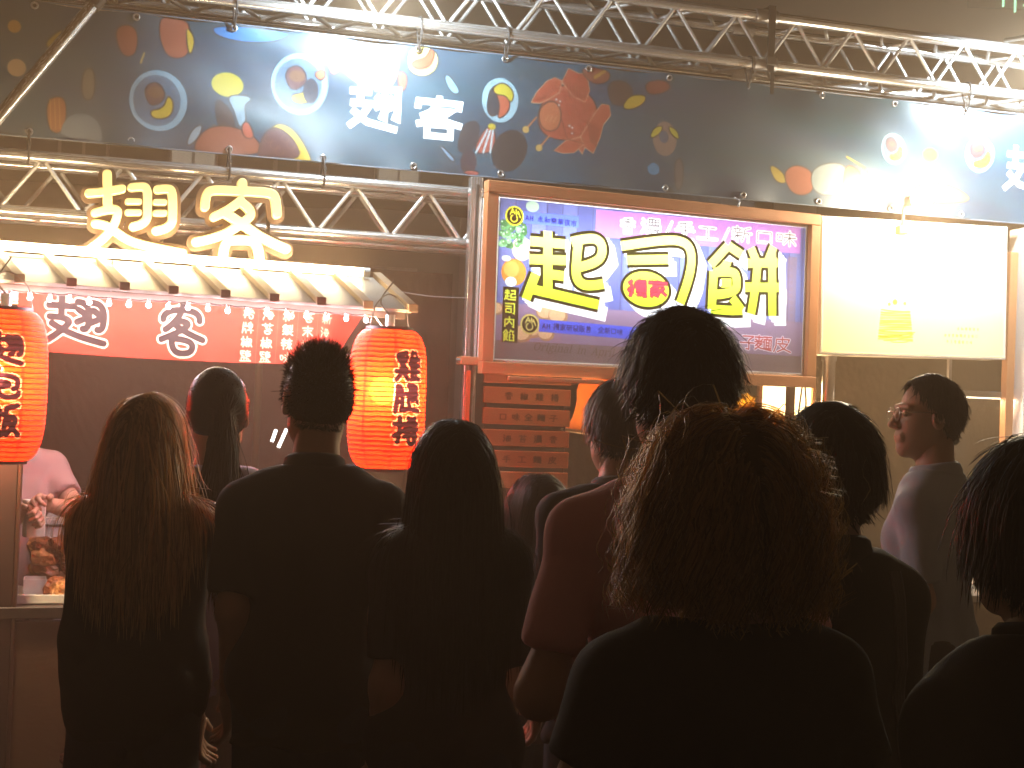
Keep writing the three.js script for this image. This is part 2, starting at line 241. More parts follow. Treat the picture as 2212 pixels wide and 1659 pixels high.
{ // slanted tube crossing the left end of the banner
  const a = on(222, -14, 0.06), b = on(-40, 296, 0.35), g = thing('diagonal_tube', 'slanted metal tube crossing the left end of the banner', 'tube', a);
  wpart(g, 'tube', bar(a, b, 0.024, 0.024, 18), M.alu);
  wpart(g, 'clamp', bar(a.clone().lerp(b, 0.02), a.clone().lerp(b, 0.1), 0.031, 0.031, 18), M.darkMetal);
}

// ---------- the printed banner ----------
const BX0 = -2.9, BX1 = 3.5, BY0 = 2.585, BY1 = 3.125, BZ = -0.02;
{
  const K = 2048 / (BX1 - BX0), [c, x] = canvas(2048, Math.round((BY1 - BY0) * K));
  const q = (px, py) => { const p = on(px, py, BZ); return [(p.x - BX0) * K, (BY1 - p.y) * K]; }, k1 = K * 0.00196;
  x.fillStyle = '#174a60'; x.fillRect(0, 0, c.width, c.height);
  for (let i = 0; i < 260; i++) { x.fillStyle = `rgba(${20 + rnd() * 30},${30 + rnd() * 40},${60 + rnd() * 40},.09)`; x.beginPath(); x.ellipse(rnd() * 2048, rnd() * c.height, 30 + rnd() * 160, 4 + rnd() * 16, 0, 0, 7); x.fill(); }
  const disc = (px, py, rx, ry, f, rot = 0, s, e) => { const [a, b] = q(px, py); x.fillStyle = f; x.beginPath(); x.ellipse(a, b, rx * k1, ry * k1, rot, s ?? 0, e ?? 7); x.fill(); };
  const poly = (f, pts, st = 'rgba(24,14,20,.75)') => { const P = pts.map((p) => q(...p)); x.beginPath(); const n = P.length; for (let i = 0; i <= n; i++) { const a = P[i % n], b = P[(i + 1) % n], m = [(a[0] + b[0]) / 2, (a[1] + b[1]) / 2]; i ? x.quadraticCurveTo(...a, ...m) : x.moveTo(...m); } if (f) { x.fillStyle = f; x.fill(); } if (st) { x.strokeStyle = st; x.lineWidth = 1.6; x.stroke(); } };
  const sharp = (f, pts) => { x.beginPath(); pts.forEach((p, i) => (i ? x.lineTo(...q(...p)) : x.moveTo(...q(...p)))); x.closePath(); x.fillStyle = f; x.fill(); x.strokeStyle = '#e8a070'; x.lineWidth = 1.3; x.lineJoin = 'round'; x.stroke(); };
  const line = (st, w, pts) => { x.strokeStyle = st; x.lineWidth = w * k1; x.lineCap = 'round'; x.beginPath(); pts.forEach((p, i) => (i ? x.lineTo(...q(...p)) : x.moveTo(...q(...p)))); x.stroke(); };
  const plate = (px, py, r) => { disc(px, py, r, r * 1.08, '#8fb4cc'); disc(px - r * 0.05, py, r * 0.82, r * 0.9, '#4d6f8c'); poly('#5a2f35', [[px - r * 0.6, py - r * 0.5], [px, py - r * 0.75], [px + r * 0.35, py - r * 0.1], [px - r * 0.3, py + r * 0.3]]); poly('#e0b81e', [[px + r * 0.35, py - r * 0.25], [px + r * 0.6, py + r * 0.1], [px + r * 0.45, py + r * 0.65], [px - r * 0.2, py + r * 0.7], [px - r * 0.35, py + r * 0.35], [px + r * 0.2, py + r * 0.3]]); disc(px - r * 0.1, py - r * 0.3, r * 0.28, r * 0.2, '#7a4a30'); };
  // a run of food and festival motifs; the print repeats along the banner
  disc(31, 57, 13, 13, '#d8901f'); disc(36, 146, 18, 18, '#d9a878');
  poly('#c99b22', [[92, 96], [132, 62], [140, 76], [116, 110]]); poly('#b0582a', [[98, 212], [146, 206], [140, 290], [104, 286]]); for (const i of [108, 118, 128]) line('#e0a040', 2, [[i, 214], [i + 2, 280]]);
  poly('#7a6a58', [[178, 150], [206, 148], [204, 216], [176, 216]]); disc(176, 292, 40, 44, '#7d8790', 0, Math.PI, 7);
  poly('#a8452a', [[244, 54], [298, 54], [296, 120], [262, 126]]); poly('#b04a2c', [[338, 30], [402, 30], [420, 90], [396, 130], [352, 118]]); poly('#d9b01f', [[402, 52], [424, 82], [412, 122], [404, 98]]); line('#d8a24a', 4, [[312, 114], [304, 136]]);
  plate(342, 218, 58); plate(648, 182, 60); poly('#e0643c', [[676, 158], [700, 148], [704, 168], [690, 176]]); disc(672, 196, 16, 26, '#1b2436'); plate(1930, 322, 36); plate(2115, 334, 42);
  poly('#1f78c8', [[458, 52], [640, 66], [600, 92], [520, 92], [462, 76]]);
  disc(492, 182, 33, 26, '#c8b21f'); poly('#86a2b4', [[488, 206], [530, 204], [548, 214], [526, 226], [534, 266], [516, 280], [506, 240]]); poly('#2a1d24', [[462, 206], [500, 236], [512, 290], [470, 286]]);
  poly('#94a2ae', [[400, 320], [412, 280], [440, 266], [430, 300]]); poly('#a14a30', [[410, 330], [440, 276], [500, 270], [560, 300], [566, 336], [470, 340]]); poly('#c44a30', [[520, 270], [536, 260], [552, 300], [526, 300]]);
  poly('#e3b81f', [[570, 300], [596, 262], [640, 280], [676, 350], [660, 356], [580, 350]]); poly('#5f3036', [[556, 336], [568, 286], [600, 272], [640, 306], [650, 350], [560, 350]]); for (let i = 0; i < 6; i++) { const [a, b] = q(580 + i * 12, 300 + (i % 3) * 14); x.strokeStyle = '#8a5040'; x.lineWidth = 1.4; x.beginPath(); x.arc(a, b, 5, 0, 5); x.stroke(); }
  poly('#f1dc7a', [[880, 100], [930, 96], [954, 130], [930, 168], [880, 160]]); poly('#e2592e', [[884, 134], [924, 124], [930, 100], [942, 112], [930, 146], [900, 152]]); poly('#e8563a', [[858, 150], [882, 160], [876, 198], [860, 196]]); poly('#e9f0f2', [[700, 82], [840, 88], [870, 120], [850, 200], [780, 190], [730, 150]]); poly('#e06a4a', [[704, 132], [722, 118], [740, 150], [716, 168]]);  // white patch: flood lamp hot spot painted into the pale emblem print
  poly('#86b7d6', [[958, 168], [968, 158], [990, 190], [992, 204], [974, 204]]); poly('#7da4c4', [[946, 314], [958, 318], [986, 346], [976, 352]]);
  disc(1080, 217, 42, 49, '#a9cddd'); poly('#232c3a', [[1052, 226], [1060, 186], [1090, 182], [1096, 230], [1066, 254], [1054, 246]]); poly('#cc5230', [[1068, 200], [1098, 204], [1104, 240], [1072, 262], [1082, 226]]); poly('#dcc41f', [[1062, 190], [1086, 176], [1112, 200], [1104, 226], [1092, 206], [1072, 206]]);
  poly('#181c28', [[1000, 264], [1040, 262], [1024, 330], [984, 330]]); poly('#b8493a', [[1048, 272], [1070, 280], [1070, 330], [1016, 334]]); for (const i of [0, 1, 2]) line('#cfd6dc', 5, [[1052 + i * 6, 282], [1028 + i * 15, 330]]); disc(1062, 274, 9, 7, '#d8b420'); disc(1100, 326, 38, 50, '#0f131c', 0.5); disc(1012, 350, 18, 26, '#23182a'); poly('#c44c40', [[1004, 366], [1036, 370], [1034, 384], [1004, 380]]);
  poly('#bf4328', [[1180, 196], [1240, 178], [1290, 224], [1290, 280], [1250, 306], [1180, 300], [1156, 258]]);
  sharp('#c94a2c', [[1146, 222], [1158, 200], [1180, 176], [1198, 168], [1214, 176], [1206, 202], [1186, 214], [1166, 224]]);
  sharp('#b83c22', [[1212, 178], [1228, 148], [1250, 160], [1266, 158], [1272, 196], [1262, 222], [1236, 210]]);
  sharp('#c4472a', [[1284, 244], [1298, 226], [1314, 228], [1318, 250], [1302, 270], [1296, 298], [1282, 332], [1264, 318], [1258, 334], [1244, 312], [1262, 282]]);
  sharp('#c94a2c', [[1196, 326], [1222, 304], [1254, 296], [1262, 312], [1240, 330], [1216, 332]]);
  for (let i = 0; i < 7; i++) { line('#8c2a16', 1.6, [[1222 + i * 7, 184 + i * 2], [1230 + i * 5, 212]]); line('#8c2a16', 1.6, [[1156 + i * 7, 216 - i * 5], [1176 + i * 4, 214 - i * 3]]); line('#8c2a16', 1.6, [[1268 + i * 4, 262 + i * 3], [1276 + i * 2, 306 + i * 2]]); }
  poly('#d4673a', [[1160, 236], [1192, 214], [1214, 240], [1206, 284], [1170, 282]]);
  for (const [a, b] of [[1136, 280], [1164, 320]]) { line('#d9703a', 4, [[a, b], [a + 22, b - 26]]); disc(a, b, 8, 8, '#dba24c'); }
  for (const [a, b] of [[1200, 216], [1208, 220], [1206, 228], [1230, 272], [1236, 276], [1236, 288]]) disc(a, b, 2.6, 2.6, '#f4e8da'); for (const i of [0, 1, 2]) line('#e8935c', 2.5, [[1178 + i * 9, 262 + i], [1184 + i * 9, 250 + i]]); line('#7d2a18', 2, [[1210, 250], [1226, 300], [1262, 310]]);
  poly('#8f3a24', [[1246, 142], [1320, 150], [1316, 178], [1276, 186]]); line('#c98a2a', 7, [[1284, 168], [1306, 154]]); poly('#4a2c2a', [[1310, 178], [1352, 172], [1372, 200], [1344, 232], [1316, 226]]); poly('#d5a81f', [[1340, 236], [1358, 206], [1396, 204], [1394, 222], [1366, 238]]); poly('#8a3326', [[1392, 176], [1440, 172], [1450, 196], [1400, 208]]);
  disc(1436, 300, 30, 40, '#9a7468'); poly('#d8c02a', [[1402, 302], [1410, 276], [1434, 270], [1426, 290]]); poly('#d8c02a', [[1442, 270], [1464, 282], [1468, 304], [1450, 292]]); disc(1434, 296, 12, 14, '#3e5470'); disc(1412, 365, 14, 14, '#3d8ab8'); poly('#6c5a5c', [[1456, 344], [1476, 344], [1474, 410], [1458, 410]]);
  poly('#c8a32c', [[1660, 352], [1690, 368], [1704, 396], [1676, 396]]); poly('#b0502e', [[1690, 374], [1720, 352], [1760, 372], [1756, 420], [1712, 424]]); poly('#8f9a98', [[1752, 356], [1830, 350], [1826, 420], [1754, 424]]); poly('#b8572e', [[1822, 346], [1866, 380], [1870, 430], [1820, 424]]); line('#dba020', 4, [[1826, 340], [1866, 364], [1876, 400]]);
  disc(2008, 249, 8, 9, '#d8b02a'); disc(2040, 292, 11, 14, '#e2dcd0'); disc(2010, 334, 20, 16, '#d6a822'); poly('#cbb890', [[1998, 350], [2030, 352], [2032, 396], [2014, 396]]); poly('#d8b050', [[1960, 410], [2010, 392], [2070, 404], [2110, 440], [1950, 440]]);
  x.fillStyle = 'rgba(16,40,54,.36)'; x.fillRect(0, 0, c.width, c.height);
  // two heavy characters in white, and again at the next stall
  const G = (ch, a, b, w, h) => { const [u, v] = q(a, b), [u2, v2] = q(a + w, b + h * 1.0); glyph(x, ch, u, v, u2 - u, v2 - v, [[15 * k1, '#f3f7fa']], 'butt'); };
  G('翅', 752, 172, 108, 114); G('客', 894, 200, 106, 104); G('翅', 2170, 310, 84, 110);
  const g = new THREE.PlaneGeometry(BX1 - BX0, BY1 - BY0, 260, 24), p = g.attributes.position;
  for (let i = 0; i < p.count; i++) { const a = p.getX(i), b = p.getY(i), f = 0.5 + 0.5 * Math.abs(Math.sin((a * Math.PI) / 0.385)); p.setZ(i, 0.016 * nz(a * 1.6, b * 2.2, 3) + 0.008 * nz(a * 4 + b * 5, b * 3 - a, 7) + 0.006 * Math.sin(b * 14 + a * 6) + 0.007 * (1 - Math.abs(b) / 0.3) * 0 + 0.009 * Math.pow(Math.abs(b) / 0.27, 3) * Math.cos((a * 2 * Math.PI) / 0.385)); if (Math.abs(b) > 0.26) p.setY(i, b - Math.sign(b) * 0.008 * f); }
  g.computeVertexNormals();
  const o = thing('banner', 'long dark blue printed banner with goldfish, plates and white characters', 'banner', V((BX0 + BX1) / 2, (BY0 + BY1) / 2, BZ));
  part(o, 'sheet', g, phys(1, 1, 1, 0.5, { map: canTex(c), clearcoat: 0.3, clearcoatRoughness: 0.5, side: THREE.DoubleSide }));
  const ring = new THREE.TorusGeometry(0.0115, 0.0042, 6, 16), W = BX1 - BX0;
  for (let i = 0; i < 17; i++) for (const s of [-1, 1]) part(o, 'eyelet', ring, M.steel).position.set(-W / 2 + 0.12 + i * 0.385, s * ((BY1 - BY0) / 2 - 0.022), 0.012);
  for (const s of [-1, 1]) part(o, 'hem', box(W, 0.006, 0.006, 0, s * ((BY1 - BY0) / 2 - 0.003), 0.004, 0.002), std(0.1, 0.13, 0.17, 0.4));
}
function tie(x, y0, y1, label) { // from an eyelet at y0 round a chord at y1
  const d = y1 - y0, s = Math.sign(d), g = thing('cable_tie', label, 'cable tie', V(x, y0, 0), 'black cable ties holding the banner');
  part(g, 'loop', wire([V(0, -0.004 * s, 0.004), V(0.003, d * 0.4, 0.024), V(0.004, d - 0.01 * s, 0.031), V(0.003, d + 0.022 * s, 0.02), V(0, d + 0.029 * s, 0), V(-0.003, d + 0.02 * s, -0.022), V(-0.004, d - 0.012 * s, -0.03), V(-0.002, d * 0.4, -0.012), V(0, 0, -0.004)], 0.0042, 40, 6), M.black);
  part(g, 'head', box(0.014, 0.016, 0.012, 0.004, d * 0.55, 0.03, 0.002), M.black);
}
const ey = (n) => BX0 + 0.12 + n * 0.385;
const snapEy = (px, py) => Math.round((on(px, py, 0).x - BX0 - 0.12) / 0.385);
[[420, 40, 'cable tie on the upper truss near the slanted tube'], [812, 60, 'cable tie on the upper truss above the glaring white patch'], [1172, 110, 'cable tie on the upper truss above the printed goldfish'], [1640, 170, 'cable tie on the upper truss beside the dark strap'], [2045, 220, 'cable tie on the upper truss at the right end of the banner']].forEach(([a, b, l]) => tie(ey(snapEy(a, b)), BY1 - 0.024, 3.21, l));
[[497, 345, 'cable tie below the banner above the right yellow character'], [715, 370, 'cable tie below the banner right of the yellow characters'], [6, 300, 'cable tie below the banner at the left edge']].forEach(([a, b, l]) => tie(ey(snapEy(a, b)), BY0 + 0.024, 2.51, l));
// ---------- the chicken wing stall: sign characters, tube, little roof, red cloth, lamps ----------
const RectL = (parent, w, h, L, c, pos, towards) => { const l = new THREE.RectAreaLight(c, L, w, h); l.position.copy(pos); parent.add(l); parent.updateMatrixWorld(true); l.lookAt(towards); l.name = 'lamp_light'; return l; };
const SZ = 0.24; // plane of the yellow characters
{
  const map = ([a, b]) => { const p = on((a * 1.5 + 520) * 0.3307, (b * 1.5 + 1100) * 0.3307, SZ); return [p.x, p.y]; };
  const L = (list) => pathOf(list.map((s) => s.map(([a, b]) => [(a - 520) / 1.5, (b - 1100) / 1.5])), true);
  const wing = [[[[700, 1145], [703, 1230], [703, 1345]], 62], [[[582, 1268], [690, 1262], [795, 1240]], 58], [[[622, 1396], [690, 1375], [768, 1372], [770, 1420], [700, 1560], [560, 1650]], 56], [[[622, 1466], [700, 1470], [830, 1580], [1000, 1625], [1190, 1660]], 56],
    [[[860, 1232], [920, 1222], [964, 1236], [962, 1350], [962, 1468], [868, 1486]], 56], [[[836, 1324], [906, 1324]], 42], [[[836, 1394], [906, 1394]], 42], [[[1028, 1246], [1080, 1238], [1124, 1250], [1126, 1370], [1124, 1498], [1018, 1512]], 58], [[[1016, 1328], [1070, 1328]], 42], [[[1016, 1398], [1070, 1398]], 42]];
  const guest = [[[[1577, 1205], [1577, 1262]], 66], [[[1336, 1356], [1340, 1266], [1392, 1246], [1560, 1256], [1760, 1262], [1800, 1300], [1804, 1404]], 60], [[[1566, 1318], [1500, 1376], [1396, 1422]], 58], [[[1560, 1324], [1668, 1390], [1560, 1480], [1420, 1560], [1278, 1586]], 60], [[[1470, 1400], [1580, 1470], [1700, 1560], [1862, 1632]], 62], [[[1452, 1720], [1452, 1580], [1560, 1570], [1690, 1580], [1690, 1720]], 62]];
  for (const [list, label] of [[wing, 'yellow sign character with a long sweeping tail, left of two'], [guest, 'yellow sign character with a roof stroke and dot, right of two']]) {
    const g = thing('sign_character', label, 'sign', V(0, 0, SZ), 'yellow characters above the chicken wing stall');
    const draw = (extra) => (x) => { for (const [s, w] of list) ink(x, L([s]), [[(w + extra) / 1.5, '#fff']]); };
    part(g, 'letter_face', extrude(cutShapes(960, 440, draw(0), map), 0.035, 0.004), std(0.85, 0.7, 0.32, 0.45, { emissive: col(1, 0.75, 0.3), emissiveIntensity: 0.22 }));  // faint emission stands in for tube light on the letter face
    part(g, 'backing_board', extrude(cutShapes(960, 440, draw(58), map), 0.01, 0.001).translate(0, 0, -0.03), std(0.13, 0.075, 0.045, 0.6));
    const cx = list === wing ? 290 : 520; for (const s of [-60, 60]) { const a = on(cx + s, 470, SZ - 0.04), b = on(cx + s, 610, SZ - 0.04); part(g, 'strut', bar(V(a.x, a.y, -0.05), V(b.x, b.y, -0.05), 0.008), M.darkMetal); }
  }
}
const TUBE = [1, 0.78, 0.46];
{
  const a = on(-170, 517, 0.37), b = on(783, 588, 0.37), g = thing('fluorescent_tube', 'long glaring fluorescent tube lying along the stall roof ridge', 'lamp', a.clone().lerp(b, 0.5));
  wpart(g, 'lamp_tube', bar(a, b, 0.017, 0.017, 16), glow(...TUBE, 13));
  const d = b.clone().sub(a).normalize();
  for (const [p, s] of [[a, -1], [b, 1]]) wpart(g, 'end_cap', bar(p.clone().addScaledVector(d, s * 0.001), p.clone().addScaledVector(d, s * 0.028), 0.019), M.white);
  wpart(g, 'batten', slab(a.clone().add(V(0, -0.024, -0.012)), b.clone().add(V(0, -0.024, -0.012)), b.clone().add(V(0, -0.024, -0.04)), a.clone().add(V(0, -0.024, -0.04)), 0.012), M.white);
  const len = a.distanceTo(b), m = V(0, 0, 0);
  for (const [dir, LL] of [[V(0, 0.75, -0.66), 52], [V(0, 0.45, 0.9), 62], [V(0, -0.9, 0.44), 3]]) { const p = dir.clone().multiplyScalar(0.021); RectL(g, len, 0.034, LL, col(...TUBE), m.clone().add(p), g.position.clone().add(p).addScaledVector(dir, 1)).rotateZ(0); }
}
{
  const g = thing('stall_roof', 'small sloping cream board roof with battens over the chicken stall', 'roof', V(-1, 2.05, 0.5));
  const ex = [-70, 43, 155, 269, 374, 486, 591, 692, 793, 890], rx = [-106, -5, 101, 213, 314, 421, 525, 628, 722, 813];
  const eY = (x) => 601 + (x * 66) / 877, rY = (x) => 551 + (x * 49) / 813;
  const E = ex.map((x) => on(x, eY(x) + 2, 0.78)), R = rx.map((x) => on(x, rY(x), 0.33));
  for (let i = 0; i < 9; i++) wpart(g, 'roof_board', slab(E[i].clone().lerp(E[i + 1], 0.006), E[i].clone().lerp(E[i + 1], 0.994), R[i].clone().lerp(R[i + 1], 0.994), R[i].clone().lerp(R[i + 1], 0.006), 0.012), M.roofBoard);
  for (let i = 0; i < 10; i++) {
    const up = V(0, 0.02, 0.01), w = V(0.015, 0.0012, 0), a = E[i].clone().add(up), b = R[i].clone().add(up), o = V(0, -0.003, 0.01);
    wpart(g, 'batten', slab(a.clone().sub(w).add(o), a.clone().add(w).add(o), b.clone().add(w), b.clone().sub(w), 0.022), M.cream);
  }
  for (let i = 0; i < 10; i++) wpart(g, 'batten_end', box(0.034, 0.03, 0.008, E[i].x, E[i].y + 0.006, E[i].z + 0.022, 0.002), M.darkWood);
  const e0 = E[0].clone().add(V(0, -0.013, -0.02)), e1 = E[9].clone().add(V(-0.02, -0.013, -0.02));
  wpart(g, 'eave_beam', slab(e0.clone().add(V(0, -0.02, 0)), e1.clone().add(V(0, -0.02, 0)), e1, e0, 0.03), std(0.05, 0.03, 0.02, 0.6));
  const r0 = R[0].clone().add(V(0, -0.02, -0.03)), r1 = R[9].clone().add(V(-0.02, -0.02, -0.03));
  wpart(g, 'ridge_beam', slab(r0.clone().add(V(0, -0.05, 0)), r1.clone().add(V(0, -0.05, 0)), r1, r0, 0.04), std(0.2, 0.13, 0.07, 0.6));
  for (const i of [0, 8]) { const p = R[i].clone().lerp(E[i], 0.15); wpart(g, 'post', box(0.045, p.y - 0.05, 0.045, p.x, (p.y - 0.05) / 2, p.z, 0.005), M.darkWood); }
}
{ // red cloth with brush characters
  const z0 = 0.56, a = on(40, 632, z0), b = on(790, 680, z0), lo = on(390, 771, z0).y, hi = on(400, 650, z0).y, w = b.x - a.x, h = hi - lo, K = 1536 / w, [c, x] = canvas(1536, Math.round(h * K));
  const q = (px, py) => { const p = on(px, py, z0); return [(p.x - a.x) * K, (hi - p.y) * K]; }, G = (ch, x0, y0, x1, y1, L) => { const [u, v] = q(x0, y0), [s, t] = q(x1, y1); glyph(x, ch, u, v, s - u, t - v, L, 'round', true); };
  x.fillStyle = '#d4390f'; x.fillRect(0, 0, c.width, c.height);
  for (let i = 0; i < 60; i++) { x.fillStyle = `rgba(${180 + rnd() * 60},${30 + rnd() * 40},20,.12)`; x.beginPath(); x.ellipse(rnd() * 1536, rnd() * c.height, 40 + rnd() * 120, 10 + rnd() * 30, rnd(), 0, 7); x.fill(); }
  G('翅', 102, 636, 226, 742, [[44, '#fbeccb'], [28, '#1e0f0c']]); G('客', 346, 646, 440, 764, [[44, '#fbeccb'], [27, '#1e0f0c']]);
  [['招牌椒鹽', 538], ['海苔椒鹽', 580], ['秘製辣味', 623], ['芥末椒鹽', 666], ['新海味', 708]].forEach(([s, px], i) => { [...s.replace('芥', '苔')].forEach((ch, k) => { const y = 664 + (px - 538) * 0.07 + k * 29; G(ch, px - 11 - k * 2.5, y, px + 12 - k * 2.5, y + 24, [[5.6, '#f8e2bc']]); }); x.strokeStyle = 'rgba(240,190,150,.5)'; x.lineWidth = 2; x.beginPath(); x.moveTo(...q(px + 22, 664)); x.lineTo(...q(px + 14, 780)); x.stroke(); });
  const g = new THREE.PlaneGeometry(w, h, 90, 10), p = g.attributes.position;
  for (let i = 0; i < p.count; i++) { const u = p.getX(i) / w + 0.5, v = p.getY(i) / h + 0.5; p.setZ(i, 0.012 * Math.sin(u * 17 + v) + 0.006 * nz(u * 9, v * 2, 1) - 0.12 * sstep(u, 0.88, 1) * (1 - v)); p.setX(i, p.getX(i) - sstep(u, 0.85, 1) * (1 - v) * 0.1); p.setY(i, p.getY(i) + (0.5 - v) * 0.0 - 0.012 * Math.sin(u * Math.PI) * (1 - v)); }
  g.computeVertexNormals();
  const t = thing('cloth_banner', 'red cloth banner with two large brush characters under the stall roof', 'banner', V((a.x + b.x) / 2, (hi + lo) / 2, z0));
  part(t, 'cloth', g, phys(1, 1, 1, 0.8, { map: canTex(c), transmission: 0.4, side: THREE.DoubleSide }));
  part(t, 'rail', bar(V(-w / 2 - 0.02, h / 2 + 0.008, 0), V(w / 2 + 0.05, h / 2 + 0.008, 0), 0.009), M.darkWood);
  // unseen warm strip lamp, placed behind the red cloth to light it
  RectL(scene, 1.7, 0.05, 22, col(1, 0.62, 0.28), V((a.x + b.x) / 2 - 0.1, lo + 0.05, z0 - 0.26), V((a.x + b.x) / 2 - 0.1, hi, z0)).name = 'lamp_light';
  const sl = thing('unseen_strip_lamp', 'unseen slim strip lamp placed behind the red cloth to light it', 'lamp', V((a.x + b.x) / 2 - 0.1, lo + 0.04, z0 - 0.27));
  part(sl, 'lamp_cover', box(1.7, 0.02, 0.05, 0, -0.004, -0.01), M.white); 
}
{ // string of small white lamps along the eave
  const g = thing('string_light', 'string of small pinkish white lamps along the eave of the stall roof', 'string lights', V(0, 0, 0)), z = 0.79, pts = [], bg = new THREE.SphereGeometry(0.0085, 10, 8), bm = glow(1, 0.8, 0.9, 30), sk = new THREE.CylinderGeometry(0.006, 0.007, 0.014, 8);
  for (let i = 0; i < 19; i++) {
    const px = 22 + i * 42.7, p = on(px, 643 + (px - 60) * 0.0665 + rr(-1.5, 1.5), z); pts.push(p.clone().add(V(0, 0.02, -0.002)), p.clone().add(V(0.035, 0.016, -0.002)));
    part(g, 'bulb', bg, bm).position.copy(p); part(g, 'socket', sk, M.white).position.copy(p).add(V(0, 0.013, 0));
    const l = new THREE.PointLight(col(1, 0.8, 0.92), 0.1); l.shadow.radius = 0.3; l.position.copy(p); l.name = 'bulb_light'; g.add(l);
  }
  part(g, 'cable', wire(pts, 0.0028, 160, 5), M.darkMetal);
  const e = pts[pts.length - 1]; part(g, 'cable', wire([e, e.clone().add(V(0.03, -0.05, 0)), e.clone().add(V(-0.01, -0.1, 0.02)), e.clone().add(V(0.02, -0.16, 0.03))], 0.003, 20, 5), M.white);
}
// paper lanterns
const lanternR = 0.141, lanternH = 0.5;
function lantern(text, label, px, py, z, turn, chars) {
  const pos = on(px, py, z), g = thing('lantern', label, 'lantern', pos, null, turn), [c, x] = canvas(1024, 580);
  x.fillStyle = '#e42e0d'; x.fillRect(0, 0, 1024, 580); x.fillStyle = '#ad1c0a'; for (let i = 0; i < 8; i++) x.fillRect(i * 128 + 58, 0, 12, 580);
  [...text].forEach((ch, i) => { const y = 92 + i * 134; glyph(x, ch, 512 - 60, y, 120, 118, [[32, '#d8604a'], [20, '#16060c']], 'round', true); });
  const prof = [], N = 150, f = (t) => { const s = Math.abs(t * 2 - 1); return 0.085 + (lanternR - 0.085) * Math.pow(1 - Math.pow(s, 4.2), 0.6); };
  for (let i = 0; i <= N; i++) { const t = i / N; prof.push(new THREE.Vector2(f(t) - 0.0022 * (1 - Math.pow(Math.abs(Math.sin(t * Math.PI * 29)), 0.6)), (t - 0.5) * lanternH)); }
  const lg = new THREE.LatheGeometry(prof, 96), lp = lg.attributes.position;
  for (let i = 0; i < lp.count; i++) { const X = lp.getX(i), Y2 = lp.getY(i), Z = lp.getZ(i), a = Math.atan2(X, Z), e = 1 - 0.012 * Math.pow(Math.abs(Math.cos(a * 4)), 14) + 0.016 * nz(X * 9 + px, Y2 * 7, Z * 9) + 0.006 * nz(X * 30, Y2 * 40, Z * 30 + px); lp.setX(i, X * e); lp.setZ(i, Z * e); }
  lg.computeVertexNormals();
  part(g, 'paper_shade', lg, phys(1, 1, 1, 0.8, { map: canTex(c), transmission: 0.55, side: THREE.DoubleSide, specularIntensity: 0.3 }));
  const hm = std(0.28, 0.03, 0.015, 0.7);
  for (let i = 1; i < 29; i++) part(g, 'hoop', new THREE.TorusGeometry(f(i / 29) - 0.0022, 0.0017, 4, 48).rotateX(Math.PI / 2), hm).position.y = (i / 29 - 0.5) * lanternH;
  for (const s of [-1, 1]) part(g, 'rim', new THREE.CylinderGeometry(0.087, 0.087, 0.02, 36, 1, true), M.black).position.y = s * lanternH / 2;
  part(g, 'lamp_socket', new THREE.CylinderGeometry(0.018, 0.018, 0.09, 16).translate(0, lanternH / 2 + 0.01, 0), M.steel);
  part(g, 'bulb', new THREE.SphereGeometry(0.05, 24, 16).translate(0.045, 0.03, -0.045), glow(1, 0.78, 0.42, 170));
  const l = new THREE.PointLight(col(1, 0.74, 0.4), 1.05); l.shadow.radius = 1.6; l.position.set(0.045, 0.03, -0.045); l.name = 'bulb_light'; g.add(l);
  part(g, 'handle', wire([V(-0.085, lanternH / 2, 0), V(-0.06, lanternH / 2 + 0.09, 0), V(0, lanternH / 2 + 0.13, 0.01), V(0.06, lanternH / 2 + 0.09, 0), V(0.085, lanternH / 2, 0)], 0.0025, 30, 6), M.darkMetal);
  part(g, 'cord', wire([V(0, lanternH / 2 + 0.05, 0), V(0.03, lanternH / 2 + 0.1, 0.02), V(-0.01, lanternH / 2 + 0.18, 0)], 0.003, 20, 6), M.black);
}
lantern('雞腿捲', 'red paper lantern lettered for chicken leg rolls at the right end of the stall', 836, 862, 0.8, Math.PI + 0.36);
lantern('翅包飯', 'red paper lantern cut by the left edge of the picture', 6, 832, 0.82, Math.PI + 0.1);
{ // two slanted white tubes deep in the stall and a green pole
  for (const [p, q, l] of [[[587, 955], [596, 929], 'shorter slanted white lamp tube deep inside the dark stall'], [[601, 967], [619, 927], 'longer slanted white lamp tube deep inside the dark stall']]) { const a = on(...p, -1.3), b = on(...q, -1.32), g = thing('lamp_tube', l, 'lamp', a); wpart(g, 'glass_tube', bar(a, b, 0.0085), glow(1, 0.98, 0.92, 3)); for (const t of [-0.04, 1.04]) wpart(g, 'end_cap', bar(a.clone().lerp(b, t), a.clone().lerp(b, t > 0 ? 1 : 0), 0.009), M.white); }
  const p = on(555, 900, -1), g = thing('pole', 'dull green pole at the back of the chicken stall', 'pole', V(p.x, 0, -1)); part(g, 'shaft', new THREE.CylinderGeometry(0.018, 0.018, 2.2, 14).translate(0, 1.1, 0), std(0.05, 0.075, 0.03, 0.5)); part(g, 'foot', new THREE.CylinderGeometry(0.08, 0.09, 0.03, 20).translate(0, 0.015, 0), M.black);
}
